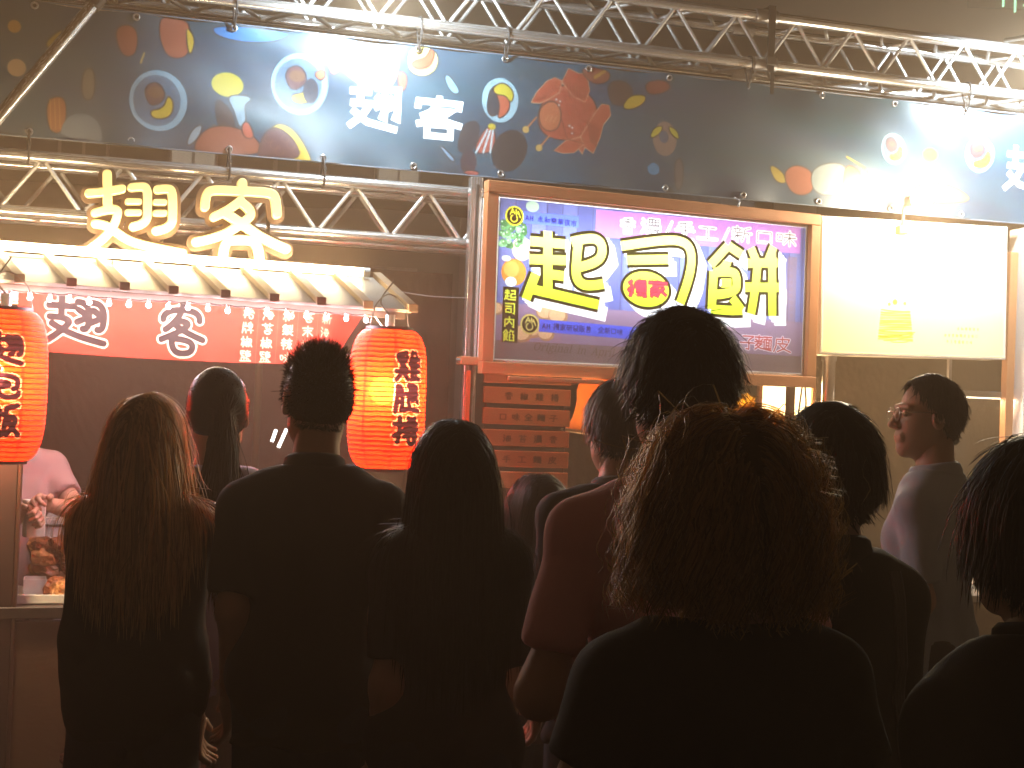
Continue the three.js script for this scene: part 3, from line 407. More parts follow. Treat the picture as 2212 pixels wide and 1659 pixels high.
{ // counter, pillar, trays and fried chicken at the left edge
  const g = thing('counter', 'dark wooden counter of the chicken stall', 'counter', V(-1.6, 0, 0.45)), ty = 0.865;
  part(g, 'worktop', box(2.6, 0.04, 0.62, 0, ty - 0.02, 0), std(0.03, 0.02, 0.016, 0.6)); part(g, 'front_panel', box(2.56, ty - 0.05, 0.03, 0, (ty - 0.05) / 2, 0.28), M.darkWood); for (const s of [-1, 1]) part(g, 'side_panel', box(0.03, ty - 0.05, 0.54, s * 1.26, (ty - 0.05) / 2, 0), M.darkWood);
  const pa = on(-60, 1000, 0.74), pb = on(40, 1000, 0.74), pl = thing('pillar', 'dark red wooden pillar under the left lantern', 'pillar', V((pa.x + pb.x) / 2, 0, 0.72));
  part(pl, 'shaft', box(pb.x - pa.x, 1.62, 0.07, 0, 0.81, 0), std(0.035, 0.01, 0.008, 0.6)); part(pl, 'edge_strip', box(0.012, 1.6, 0.075, (pb.x - pa.x) / 2 + 0.007, 0.8, 0), std(0.06, 0.02, 0.012, 0.5));
  const tray = (px, py, z, w, d, lab) => { const c = on(px, py, z), t = thing('food_tray', lab, 'tray', V(c.x, ty + 0.002, c.z)); part(t, 'base', box(w, 0.006, d, 0, 0.003, 0, 0.002), M.paper); for (const s of [-1, 1]) { part(t, 'rim', box(0.006, 0.03, d, s * w / 2, 0.017, 0, 0.002), M.paper); part(t, 'rim', box(w, 0.03, 0.006, 0, 0.017, s * d / 2, 0.002), M.paper); } return [t, c]; };
  const [, c1] = tray(95, 1250, 0.6, 0.34, 0.2, 'white tray of fried chicken on the counter by the pillar'), [, c2] = tray(80, 1205, 0.36, 0.5, 0.22, 'white tray heaped with fried chicken further back on the counter');
  const cm = [std(0.42, 0.16, 0.045, 0.45), std(0.26, 0.085, 0.025, 0.4), std(0.5, 0.23, 0.07, 0.5)];
  const vs = [0, 1, 2].map((k) => { const q = new THREE.IcosahedronGeometry(0.04, 5), p = q.attributes.position, v = V(0, 0, 0); for (let i = 0; i < p.count; i++) { v.fromBufferAttribute(p, i); const n = v.clone().normalize(), e = 1 + 0.35 * nz(n.x * 1.6 + k * 9, n.y * 1.6, n.z * 1.6) + 0.12 * nz(n.x * 6, n.y * 6 + k, n.z * 6); v.multiplyScalar(e); p.setXYZ(i, v.x * (k === 1 ? 1.6 : 1.15), v.y * 0.8, v.z); } q.computeVertexNormals(); return q; });
  for (let i = 0; i < 34; i++) {
    const front = i < 6, c = front ? c1 : c2, k = i % 3, lay = front ? 0 : Math.floor((i - 6) / 7), o = new THREE.Mesh(vs[k], cm[(i * 7) % 3]); o.name = numbered('fried_chicken'); o.castShadow = true; scene.add(o);
    o.position.set(c.x + (front ? rr(0.0, 0.15) : rr(-0.06, 0.16)), ty + 0.035 + lay * 0.045, c.z + rr(-0.07, 0.07)); o.rotation.set(rr(-0.4, 0.4), rr(0, 6), rr(-0.4, 0.4)); tag(o, front ? 'brown piece of fried chicken on the front white tray' : 'golden piece of fried chicken heaped on the back tray', 'fried chicken', front ? 'fried chicken on the front tray' : 'fried chicken on the back tray');
  }
  const bx = on(92, 1225, 0.44), b = thing('paper_box', 'open white paper box standing behind the front chicken tray', 'box', V(bx.x, ty + 0.002, 0.47)); for (const s of [-1, 1]) part(b, 'side', box(0.003, 0.06, 0.1, s * 0.06, 0.03, 0, 0.001), M.paper); part(b, 'front', box(0.12, 0.06, 0.003, 0, 0.03, 0.05, 0.001), M.paper); part(b, 'back', box(0.12, 0.06, 0.003, 0, 0.03, -0.05, 0.001), M.paper); part(b, 'bottom', box(0.12, 0.003, 0.1, 0, 0.002, 0, 0.001), M.paper);
  const fr = on(115, 1140, -0.2), f = thing('steel_cabinet', 'pale steel cabinet behind the fried chicken', 'cabinet', V(fr.x, 0, -0.3)); part(f, 'body', box(0.7, 1.12, 0.4, 0, 0.56, 0), std(0.55, 0.58, 0.57, 0.5)); for (const y of [0.98, 0.9, 0.82]) part(f, 'louvre', box(0.6, 0.03, 0.02, 0, y + 0.1, 0.205), std(0.7, 0.72, 0.7, 0.45));
  RectL(scene, 0.5, 0.06, 9, col(1, 0.55, 0.2), V(c2.x, 1.9, 0.4), V(c2.x, 0.9, 0.42));  // unseen lamp, placed to light the trays and the worker
  const wl = thing('unseen_tray_lamp', 'unseen warm lamp placed over the fried chicken trays to light them', 'lamp', V(c2.x, 1.91, 0.4)); part(wl, 'lamp_housing', box(0.54, 0.05, 0.1, 0, 0.028, 0), M.steel); part(wl, 'lamp_face', box(0.5, 0.006, 0.06, 0, 0.0035, 0, 0.001), glow(1, 0.62, 0.28, 3)); for (const s of [-1, 1]) part(wl, 'chain', bar(V(s * 0.22, 0.05, 0), V(s * 0.22, 0.18, 0), 0.003), M.steel);
}

// ---------- the cheese cake stall ----------
function toLocal(g, px, py) { const m = g.matrixWorld.clone().invert(), o = eye.clone().applyMatrix4(m), r = ray(px, py).transformDirection(m); return [o.x - (r.x * o.z) / r.z, o.y - (r.y * o.z) / r.z]; }
function lightBox(name, label, group, W, H, D, frame, frameMat, tex, glowK, boxes) {
  part(group, 'housing', box(W, H, D, 0, 0, -D / 2 - 0.012), M.darkMetal); // an open tray: see below
  const hs = group.children.pop(); hs.geometry.dispose();
  for (const s of [-1, 1]) { part(group, 'housing_side', box(0.012, H, D, s * (W / 2 - 0.006), 0, -D / 2 - 0.004), M.white); part(group, 'housing_side', box(W - 0.026, 0.012, D, 0, s * (H / 2 - 0.006), -D / 2 - 0.004), M.white); }
  part(group, 'housing_back', box(W, H, 0.01, 0, 0, -D - 0.011), M.white);
  const p = part(group, 'lit_panel', new THREE.PlaneGeometry(W - 0.03, H - 0.03, 1, 1), phys(1, 1, 1, 1, { map: tex, transmission: 0.6, emissive: col(1, 1, 1), emissiveMap: tex, emissiveIntensity: glowK, side: THREE.DoubleSide })); p.position.z = -0.002;
  if (frame) { for (const s of [-1, 1]) { part(group, 'frame_rail', box(W + frame * 2, frame, 0.05, 0, s * (H / 2 + frame / 2), 0, 0.004), frameMat); part(group, 'frame_stile', box(frame, H - 0.002, 0.046, s * (W / 2 + frame / 2), 0, 0, 0.004), frameMat); } }
  for (const [y, h, L, c] of boxes) RectL(group, W * 0.9, h, L, c, V(0, y, -D * 0.85), V(0, y, 1).applyMatrix4(group.matrixWorld));
}
{
  const L = on(1055, 605, 0.27), R = on(1752, 645, 0.07), c = L.clone().lerp(R, 0.5), W = Math.hypot(R.x - L.x, R.z - L.z) - 0.05, H = on(1060, 388, 0.27).y - on(1033, 799, 0.27).y - 0.09;
  const g = thing('light_box_sign', 'wood framed light box sign with large yellow characters for cheese cake', 'sign', c, null, Math.atan2(-(R.z - L.z), R.x - L.x)); g.rotation.z = 0.004; g.updateMatrixWorld(true);
  const K = 1400 / W, CW = 1400, CH = Math.round(H * K), [cv, x] = canvas(CW, CH);
  const q = (a, b) => { const [u, v] = toLocal(g, 1046 + a * 0.3307, 395 + b * 0.3307); return [(u + W / 2) * K, (H / 2 - v) * K]; }, k = K * 0.3307 * 0.00203;
  const gr = (x0, y0, x1, y1, f) => { const P = [q(x0, y0), q(x1, y0 + (x1 - x0) * 0.085), q(x1 - (y1 - y0) * 0.03, y1 + (x1 - x0) * 0.085), q(x0 - (y1 - y0) * 0.03, y1)]; x.fillStyle = f; x.beginPath(); P.forEach((p, i) => (i ? x.lineTo(...p) : x.moveTo(...p))); x.fill(); };
  x.fillStyle = '#6472b0'; x.fillRect(0, 0, CW, CH);
  for (let i = 0; i < 22; i++) { x.fillStyle = i % 2 ? '#5c68a8' : '#6e7cba'; x.fillRect(i * 66 + rr(0, 20), 0, 60, CH); x.fillStyle = 'rgba(40,34,70,.7)'; x.fillRect(i * 66, 0, 2.5, CH); }
  for (let i = 0; i < 500; i++) { x.fillStyle = `rgba(${rnd() > 0.5 ? '150,140,190' : '40,36,80'},.1)`; x.fillRect(rnd() * CW, rnd() * CH, 2, 30 + rnd() * 120); }
  x.fillStyle = '#8d7a9c'; x.fillRect(0, CH - 120 * k * 3, CW, 400); x.fillStyle = '#7a6a72'; x.fillRect(0, CH * 0.885, CW, CH); gr(725, 150, 2090, 335, '#b47ccc');
  // fruit and bread
  const disc = (a, b, r, f, sy = 1) => { const [u, v] = q(a, b); x.fillStyle = f; x.beginPath(); x.ellipse(u, v, r * k, r * k * sy, 0, 0, 7); x.fill(); };
  disc(300, 130, 46, '#a8c8b4', 0.8); disc(230, 420, 70, '#e8cfae', 1.1); disc(215, 400, 40, '#f4e6cc');
  for (let i = 0; i < 46; i++) { const a = 95 + rnd() * 150, b = 210 + rnd() * 190; disc(a, b, 17 + rnd() * 6, ['#4f8a58', '#6aa870', '#8fc79a', '#3d7048'][i % 4]); disc(a - 5, b - 6, 5, '#d4f0d8'); }
  disc(175, 580, 86, '#d98a3c'); disc(160, 560, 52, '#eaa85a'); disc(125, 485, 32, '#c9d0d8', 0.6); disc(155, 645, 40, '#d7e4ee', 0.8);
  for (const [a, b, r] of [[390, 850, 70], [470, 880, 70], [300, 960, 84], [230, 1000, 70], [390, 1000, 60], [60, 830, 50]]) { disc(a, b, r, '#a98468', 0.8); disc(a - 6, b - 6, r * 0.82, '#dcb892', 0.8); }
  // strips, logos, label
  gr(240, 165, 610, 245, '#5a78f4'); gr(345, 900, 1010, 985, '#4660ea');
  const logo = (a, b, r, dark) => { const [u, v] = q(a, b); x.fillStyle = '#2b2a1c'; x.beginPath(); x.arc(u, v, r * k, 0, 7); x.fill(); x.strokeStyle = dark; x.lineWidth = 12 * k; x.beginPath(); x.arc(u, v, r * k, 0, 7); x.stroke(); x.save(); x.translate(u, v); x.scale(k, k); x.lineCap = 'round'; x.lineWidth = 9; x.beginPath(); x.moveTo(-30, -8); x.lineTo(-14, -44); x.lineTo(2, -14); x.moveTo(-24, -22); x.lineTo(2, -24); x.moveTo(10, -40); x.lineTo(14, -6); x.moveTo(24, -30); x.lineTo(40, 6); x.moveTo(14, -22); x.lineTo(32, -14); x.stroke(); x.beginPath(); x.arc(-2, 16, 22, -0.6, 4.2); x.stroke(); x.restore(); };
  logo(180, 195, 58, '#e6e23a'); logo(282, 935, 60, '#c8bc6a');
  x.save(); const [t0, t1] = q(250, 222); x.translate(t0, t1); x.rotate(0.028); x.font = `bold ${44 * k}px sans-serif`; x.fillStyle = '#0c1064'; x.fillText('AH', 0, 0); textRow(x, '永和樂華夜市', 88 * k, -36 * k, 40 * k, 47 * k, [[4.4 * k, '#0c1064']]); x.restore();
  x.save(); const [s0, s1] = q(362, 962); x.translate(s0, s1); x.rotate(0.018); x.font = `bold ${44 * k}px sans-serif`; x.fillStyle = '#0c1064'; x.fillText('AH', 0, 0); textRow(x, '獨家研發販售 全新口味 全台獨家', 80 * k, -38 * k, 42 * k, 46 * k, [[4.2 * k, '#0c1064']]); x.restore();
  gr(104, 676, 210, 1056, '#2c2a1a'); '起司內餡'.split('').forEach((ch, i) => { const [u, v] = q(112 - i * 3.2, 692 + i * 92), [u2, v2] = q(190 - i * 3.2, 776 + i * 92); glyph(x, ch, u, v, u2 - u, v2 - v, [[10 * k, '#d7e64a']], 'butt'); });
  // heading in white with dark cores
  [['香', 890, 206, 92], ['濃', 1030, 208, 124], ['/', 1180, 226, 60], ['手', 1256, 228, 124], ['工', 1402, 254, 130], ['/', 1560, 270, 60], ['新', 1630, 262, 130], ['口', 1784, 280, 122], ['味', 1926, 288, 130]].forEach(([ch, a, b, s]) => { const [u, v] = q(a, b), [u2, v2] = q(a + s, b + 104 + s * 0.08); glyph(x, ch, u, v, u2 - u, v2 - v, [[22 * k, '#ffffff'], [6 * k, '#26263e']], 'round'); });
  // big characters: white cast, dark edge, yellow body
  const P = (l) => pathOf(l.map((s) => s.map(([a, b]) => q(a, b))), true), Pb = (l) => pathOf(l.map((s) => s.map(([a, b]) => q(a, b))), false);
  const qi = [[[284, 366], [520, 388]], [[278, 490], [528, 498]], [[402, 298], [402, 700]], [[402, 592], [512, 606]], [[322, 590], [256, 765]], [[300, 696], [742, 802]], [[560, 372], [680, 340], [756, 366], [772, 450], [720, 520], [610, 545]], [[606, 380], [584, 560], [604, 650], [680, 678], [776, 658]]];
  const si = [[[892, 400], [1180, 352], [1330, 370], [1368, 470], [1340, 640], [1284, 790]], [[930, 496], [1208, 490]]];
  const bing = [[[1604, 396], [1488, 528]], [[1606, 396], [1694, 458]], [[1512, 590], [1594, 545], [1600, 500]], [[1508, 570], [1494, 830]], [[1512, 578], [1640, 566], [1664, 620], [1656, 724], [1512, 730]], [[1558, 650], [1626, 652]], [[1490, 828], [1600, 842], [1700, 838]], [[1630, 752], [1694, 838]], [[1756, 412], [1790, 500]], [[1908, 402], [1860, 520]], [[1732, 516], [1934, 512]], [[1714, 680], [1944, 680]], [[1800, 520], [1788, 690], [1756, 862]], [[1896, 440], [1898, 876]]];
  const all = [...qi, ...si, ...bing], off = (l, dx, dy) => l.map((s) => s.map(([a, b]) => [a + dx, b + dy])), ov = (dx, dy, e, f) => { const [u, v] = q(1058 + dx, 694 + dy); x.fillStyle = f; x.beginPath(); x.ellipse(u, v, (150 + e) * k, (96 + e) * k, 0.06, 0, 7); x.fill(); };
  for (const t of [1, 0.66, 0.33]) { ink(x, Pb(off(all, 52 * t, 66 * t)), [[98 * k, '#eef2fb']], 'butt'); ov(52 * t, 66 * t, 40, '#eef2fb'); }
  ink(x, P(all), [[106 * k, '#26240f']], 'butt'); ov(0, 0, 43, '#26240f');
  const yg = x.createLinearGradient(0, q(900, 330)[1], 0, q(900, 860)[1]); yg.addColorStop(0, '#f4ea86'); yg.addColorStop(0.5, '#dcec52'); yg.addColorStop(1, '#b8dc28');
  ink(x, P(all), [[64 * k, yg]], 'butt'); ov(0, 0, 22, yg);
  for (let i = 0; i < 70; i++) { const t = rnd() * 6.3; disc(1060 + Math.cos(t) * 130 * rr(0.7, 1), 690 + Math.sin(t) * 70 * rr(0.7, 1), 4 + rnd() * 5, ['#c23a30', '#b8862a', '#7a8a2a'][i % 3]); }
  for (const [ch, a] of [['獨', 930], ['家', 1072]]) { const [u, v] = q(a, 628), [u2, v2] = q(a + 128, 750); glyph(x, ch, u, v, u2 - u, v2 - v, [[26 * k, '#5a2432'], [15 * k, '#d8354a']], 'butt'); }
  [['子', 1684, 1000], ['麵', 1780, 1008], ['皮', 1908, 1014]].forEach(([ch, a, b]) => { const [u, v] = q(a, b), [u2, v2] = q(a + 112, b + 112); glyph(x, ch, u, v, u2 - u, v2 - v, [[22 * k, '#dfe2f4'], [10 * k, '#b8324a']], 'round'); });
  x.save(); const [c0, c1] = q(300, 1112); x.translate(c0, c1); x.rotate(0.03); x.font = `italic ${70 * k}px serif`; x.fillStyle = '#54463e'; x.fillText('Original  in  April 20', 0, 0); x.restore();
  gr(2000, 470, 2062, 920, 'rgba(140,110,120,.5)'); for (let i = 0; i < 9; i++) { const [u, v] = q(2012, 500 + i * 45); glyph(x, '口', u, v, 26 * k, 26 * k, [[4 * k, '#8a7078']]); }
  lightBox('light_box_sign', '', g, W, H, 0.14, 0.05, M.wood, canTex(cv), 0.16, [[H * 0.22, 0.2, 7.5, col(0.95, 0.97, 1)], [-H * 0.05, 0.16, 3.4, col(0.95, 0.96, 1)]]);
  part(g, 'cover_pane', new THREE.PlaneGeometry(W - 0.02, H - 0.02).translate(0, 0, 0.012), phys(1, 1, 1, 0.06, { transmission: 1, specularIntensity: 0.9 }));
  part(g, 'hook', wire([V(W * 0.24, H / 2 + 0.09, 0), V(W * 0.245, H / 2 + 0.07, 0.03), V(W * 0.24, H / 2 + 0.045, 0.03)], 0.004, 14, 6), M.steel);
  // unseen warm strip lamp, placed under the bottom rail to light the menu boards
  const st = V(-W * 0.32, -H / 2 - 0.065, 0.03); part(g, 'unseen_lamp_strip', box(0.44, 0.018, 0.02, st.x, st.y, st.z + 0.012), M.wood); part(g, 'lamp_face', box(0.42, 0.012, 0.004, st.x, st.y, st.z - 0.001, 0.001), glow(1, 0.55, 0.25, 5));
  RectL(g, 0.42, 0.014, 6, col(1, 0.55, 0.25), V(st.x, st.y, st.z - 0.006), V(st.x, st.y - 0.8, st.z - 0.6).applyMatrix4(g.matrixWorld));
  // aluminium post beside it
  const pz = 0.1, pp = on(1018, 640, pz), po = thing('post', 'aluminium post at the left side of the cheese cake sign', 'post', V(pp.x, 0, pz));
  part(po, 'shaft', box(0.05, 2.56, 0.05, 0, 1.28, 0, 0.004), M.alu); part(po, 'groove', box(0.012, 2.5, 0.004, 0.004, 1.28, 0.026, 0.001), M.darkMetal); part(po, 'foot', box(0.16, 0.02, 0.16, 0, 0.01, 0), M.darkMetal);
  const cl = on(1020, 780, pz).y; part(po, 'clamp', box(0.09, 0.035, 0.08, 0, cl, 0.006), M.wood); part(po, 'clamp_bolt', bar(V(-0.06, cl, 0.02), V(-0.04, cl, 0.02), 0.009), M.steel);
  part(po, 'edge_strip', box(0.02, 0.5, 0.012, -0.008, cl - 0.29, 0.034, 0.002), std(0.6, 0.09, 0.03, 0.35));
  const wy = on(905, 637, 0.1); part(po, 'wire', wire([V(0, wy.y, 0), V(-0.15, wy.y - 0.004, 0), V(-0.35, wy.y + 0.002, 0.1)], 0.003, 20, 5), M.steel);
}
{ // wooden menu boards hung under the sign
  const z = 0.06, a = on(1042, 900, z), b = on(1230, 900, z), w = b.x - a.x, g = thing('menu_rack', 'rack of narrow wooden menu boards under the cheese cake sign', 'menu', V((a.x + b.x) / 2, 0, z)), [c, x] = canvas(512, 640);
  x.fillStyle = '#94623c'; x.fillRect(0, 0, 512, 640); for (let i = 0; i < 300; i++) { x.fillStyle = `rgba(90,45,20,${0.05 + rnd() * 0.08})`; x.fillRect(rnd() * 400, rnd() * 640, 80 + rnd() * 250, 1.6); }
  ['口味選擇', '香椒雞捲', '口味全麵子', '海苔濃香', '手工麵皮', '　原味'].forEach((s, i) => { [...s.trim()].forEach((ch, k) => glyph(x, ch, (i === 2 ? 90 : 120) + (i === 5 ? 80 : 0) + k * (i === 2 ? 76 : 92), i * 106 + 28, 46, 52, [[6.5, '#1c0c06']])); });
  const t = canTex(c), cm = std(1, 1, 1, 0.6, { map: t });
  [812, 856, 901, 947, 992, 1037].forEach((py, i) => {
    const h = 0.07, y = on(1136, py, z).y, p = part(g, 'plank', box(w, h, 0.018, 0, 0, 0, 0.003), M.wood); p.position.y = y; p.rotation.z = rr(-0.006, 0.006);
    const l = new THREE.PlaneGeometry(w - 0.008, h - 0.008), uv = l.attributes.uv; for (let k = 0; k < 4; k++) uv.setY(k, 1 - (i * 106 + (1 - uv.getY(k)) * 104) / 640); part(p, 'lettering', l, cm).position.z = 0.0105;
  });
  for (const s of [-1, 1]) part(g, 'string', bar(V(s * w * 0.46, on(1136, 1045, z).y, -0.014), V(s * w * 0.46, on(1136, 790, z).y, -0.014), 0.004), M.darkMetal);
}
{ // orange shaded lamp over the griddle, amber glow further right, lit panels behind the sign
  const c = on(1285, 938, -0.15), g = thing('shaded_lamp', 'hanging lamp with a glowing orange cloth shade beside the menu boards', 'lamp', c), pr = [[0.15, 0], [0.125, 0.03], [0.108, 0.08], [0.104, 0.14], [0.11, 0.19], [0.088, 0.25], [0.02, 0.265]].map(([r, y]) => new THREE.Vector2(r, y));
  part(g, 'lamp_shade', new THREE.LatheGeometry(new THREE.SplineCurve(pr).getPoints(40), 48), phys(0.85, 0.24, 0.05, 1, { transmission: 0.55, side: THREE.DoubleSide })); part(g, 'shade_rim', new THREE.TorusGeometry(0.151, 0.006, 8, 48).rotateX(Math.PI / 2), std(0.75, 0.62, 0.4, 0.5));
  part(g, 'bulb', new THREE.SphereGeometry(0.028, 16, 12).translate(0, 0.1, 0), glow(1, 0.7, 0.32, 14)); const l = new THREE.PointLight(col(1, 0.66, 0.3), 0.11); l.position.set(0, 0.1, 0); l.shadow.radius = 1.4; l.name = 'bulb_light'; g.add(l); part(g, 'cord', bar(V(0, 0.26, 0), V(0, 1.0, 0), 0.004), M.black); g.rotation.z = -0.12;
  const a = on(1650, 822, -0.5), b = on(1752, 960, -0.5), p = thing('lit_panel', 'bright warm lit panel seen below the right end of the cheese cake sign', 'light panel', V((a.x + b.x) / 2, (a.y + b.y) / 2 - 0.05, -0.52));
  part(p, 'lamp_face', box(b.x - a.x, a.y - b.y + 0.1, 0.012, 0, 0, 0), glow(1, 0.72, 0.36, 2.5)); for (const s of [-1, 1]) part(p, 'frame', box(0.02, a.y - b.y + 0.14, 0.03, s * ((b.x - a.x) / 2 + 0.01), 0, 0), M.wood); part(p, 'back', box(b.x - a.x, a.y - b.y + 0.1, 0.02, 0, 0, -0.02), M.wood);
  RectL(scene, b.x - a.x, a.y - b.y, 34, col(1, 0.62, 0.28), V((a.x + b.x) / 2, (a.y + b.y) / 2, -0.49), V((a.x + b.x) / 2 + 0.35, (a.y + b.y) / 2, 1));
  const q = on(1706, 890, -0.2), po = thing('wooden_post', 'brown wooden post in front of the lit panel', 'post', V(q.x, 0, -0.2)); part(po, 'shaft', box(0.032, 1.75, 0.04, 0, 0.875, 0), M.darkWood); part(po, 'cable', wire([V(0.05, 1.75, 0.02), V(0.042, 1.68, 0.02), V(0.034, 1.6, 0.02), V(0.03, 1.5, 0.03)], 0.004, 24, 6), M.black); part(po, 'cable', wire([V(0.06, 1.75, 0.03), V(0.068, 1.66, 0.03), V(0.06, 1.58, 0.02), V(0.056, 1.5, 0.03)], 0.004, 24, 6), M.black);
  const am = on(1604, 868, -0.2), o = thing('amber_lamp', 'small amber lamp in crumpled foil under the cheese cake sign', 'lamp', am), fg = new THREE.IcosahedronGeometry(0.055, 4), fp = fg.attributes.position, v = V(0, 0, 0); for (let i = 0; i < fp.count; i++) { v.fromBufferAttribute(fp, i); v.multiplyScalar(1 + 0.5 * nz(v.x * 60, v.y * 60, v.z * 60)); fp.setXYZ(i, v.x, v.y * 0.7, v.z); } fg.computeVertexNormals();
  part(o, 'lamp_foil', fg, phys(0.8, 0.5, 0.06, 0.9, { transmission: 0.5, side: THREE.DoubleSide })); part(o, 'bulb', new THREE.SphereGeometry(0.014, 12, 8), glow(1, 0.7, 0.2, 8)); const al = new THREE.PointLight(col(1, 0.72, 0.25), 0.05); al.shadow.radius = 0.7; al.name = 'bulb_light'; o.add(al); part(o, 'cord', bar(V(0, 0.03, 0), V(0, 0.4, 0), 0.003), M.black);
  const ct = thing('counter', 'low counter of the cheese cake stall behind the crowd', 'counter', V(0.95, 0, 0.05)); part(ct, 'worktop', box(1.6, 0.035, 0.55, 0, 0.87, 0), M.white); part(ct, 'front_panel', box(1.56, 0.84, 0.03, 0, 0.425, 0.24), M.tarp2); for (const s of [-1, 1]) part(ct, 'side_panel', box(0.03, 0.84, 0.46, s * 0.77, 0.425, 0), M.tarp2);
  const nb = on(1092, 1163, 0.1), nbx = thing('napkin_box', 'pale napkin box on the cheese cake counter between two queuing people', 'box', V(nb.x, 0.89, 0.1)); part(nbx, 'carton', box(0.12, 0.12, 0.1, 0, 0.06, 0), M.paper); part(nbx, 'napkin', box(0.08, 0.03, 0.002, 0, 0.13, 0, 0.0008), M.paper);
}
// ---------- the white light box at right and what stands round it ----------
{
  const L = on(1774, 615, 0.07), R = on(2176, 634, 0.07), c = L.clone().lerp(R, 0.5), W = R.x - L.x, H = on(1778, 465, 0.07).y - on(1770, 765, 0.07).y, g = thing('light_box_sign', 'glaring white light box sign with a faint yellow cheese stack', 'sign', c); g.rotation.z = 0.021; g.updateMatrixWorld(true);
  const K = 900 / W, [cv, x] = canvas(900, Math.round(H * K)), q = (a, b) => { const [u, v] = toLocal(g, 1755.5 + a * 0.2426, 438.9 + b * 0.2426); return [(u + W / 2) * K, (H / 2 - v) * K]; };
  x.fillStyle = '#fbe6ae'; x.fillRect(0, 0, 900, 900);
  for (let i = 0; i < 26; i++) { const [u, v] = q(600 - i * 1.2, 965 + i * 11), [u2] = q(885 + i * 1.2, 0); x.strokeStyle = ['#e8cf30', '#f0dc58', '#d8a820', '#f2e27a'][i % 4]; x.lineWidth = 5; x.beginPath(); x.moveTo(u, v + rr(-5, 5)); x.quadraticCurveTo((u + u2) / 2, v + rr(-8, 8), u2, v + rr(-6, 6)); x.stroke(); }
  for (const [a, b, a2, b2] of [[575, 1200, 915, 1170], [590, 1215, 800, 1200], [625, 1245, 900, 1185], [690, 1258, 850, 1258], [580, 1150, 640, 1158]]) { x.strokeStyle = '#a8731c'; x.lineWidth = 4; x.beginPath(); x.moveTo(...q(a, b)); x.quadraticCurveTo(...q((a + a2) / 2, b + 12), ...q(a2, b2)); x.stroke(); }
  for (const [a, b, r] of [[676, 906, 14], [730, 886, 24], [820, 900, 16]]) { x.fillStyle = '#b9a428'; x.beginPath(); x.arc(...q(a, b), r * 0.5, 0, 7); x.fill(); }
  for (const [s, a, b] of [['永和樂華夜市', 1300, 1120], ['海苔香椒麵皮全新口', 1180, 1180], ['手工香濃新口味', 1200, 1240]]) [...s].forEach((ch, i) => { const [u, v] = q(a + i * 36, b + i * 1.5); glyph(x, ch, u, v, 12, 14, [[1.8, '#c9973c']]); });
  lightBox('light_box_sign', '', g, W, H, 0.16, 0, null, canTex(cv), 0.2, [[H * 0.26, 0.24, 17, col(1, 0.86, 0.6)], [-H * 0.34, 0.06, 1.5, col(1, 0.78, 0.46)]]);
  RectL(scene, W * 0.9, H * 0.6, 16, col(1, 0.82, 0.54), V(c.x, c.y + H * 0.1, c.z + 0.03), V(c.x, c.y - 0.4, 3)).name = 'lamp_light';
  const s = thing('light_box_sign', 'edge of another lit sign at the right margin of the picture', 'sign', V(on(2300, 720, 0.02).x, on(2200, 715, 0.02).y, 0.02)), w2 = 0.46, h2 = 1.02, [c2, y] = canvas(230, 510);
  y.fillStyle = '#fbe9bd'; y.fillRect(0, 0, 230, 510); y.strokeStyle = '#7d8a20'; y.lineWidth = 8; y.beginPath(); y.arc(8, 250, 26, 0, 7); y.stroke(); y.fillStyle = '#c4c83a'; y.beginPath(); y.arc(6, 130, 20, 0, 7); y.fill(); y.strokeStyle = '#9a6a30'; y.lineWidth = 3; y.beginPath(); y.moveTo(4, 330); y.lineTo(60, 340); y.moveTo(4, 350); y.lineTo(50, 356); y.stroke();
  lightBox('', '', s, w2, h2, 0.12, 0, null, canTex(c2), 0.2, [[h2 * 0.2, 0.4, 8, col(1, 0.85, 0.6)]]); s.rotation.z = 0.015;
  const e = on(2192, 900, 0.0), po = thing('post', 'brown post between the two white light boxes', 'post', V(e.x - 0.01, 0, -0.05)); part(po, 'shaft', box(0.045, 2.45, 0.045, 0, 1.225, 0), M.wood); part(po, 'foot', box(0.14, 0.02, 0.14, 0, 0.01, 0), M.darkMetal);
  const t = on(1789, 840, -0.1), pl = thing('pole', 'shiny steel pole below the left corner of the white light box', 'pole', V(t.x, 0, -0.1)); part(pl, 'shaft', new THREE.CylinderGeometry(0.03, 0.03, 1.95, 22).translate(0, 0.975, 0), M.steel); part(pl, 'foot', new THREE.CylinderGeometry(0.1, 0.11, 0.03, 24).translate(0, 0.015, 0), M.darkMetal); part(pl, 'collar', new THREE.CylinderGeometry(0.036, 0.036, 0.05, 22).translate(0, 1.9, 0), M.steel);
  const ct = thing('counter', 'counter with a pale steel edge at the right stall', 'counter', V(2.6, 0, 0.3)); part(ct, 'worktop', box(1.5, 0.03, 0.5, 0, 0.845, 0), M.steel); part(ct, 'front_panel', box(1.46, 0.82, 0.03, 0, 0.415, 0.22), M.darkWood); for (const k of [-1, 1]) part(ct, 'side_panel', box(0.03, 0.82, 0.42, k * 0.72, 0.415, 0), M.darkWood);
  const bx = on(2140, 1330, 0.25), bo = thing('paper_box', 'pale paper box on the right counter', 'box', V(bx.x, 0.862, 0.22)); part(bo, 'carton', box(0.13, 0.05, 0.1, 0, 0.025, 0), M.paper); part(bo, 'lid', box(0.135, 0.008, 0.105, 0, 0.055, 0, 0.002), M.paper);
  RectL(scene, 0.5, 0.05, 26, col(1, 0.8, 0.55), V(2.45, 1.72, -0.1), V(2.4, 0.86, 0.3));  // unseen lamp, placed to light the right counter
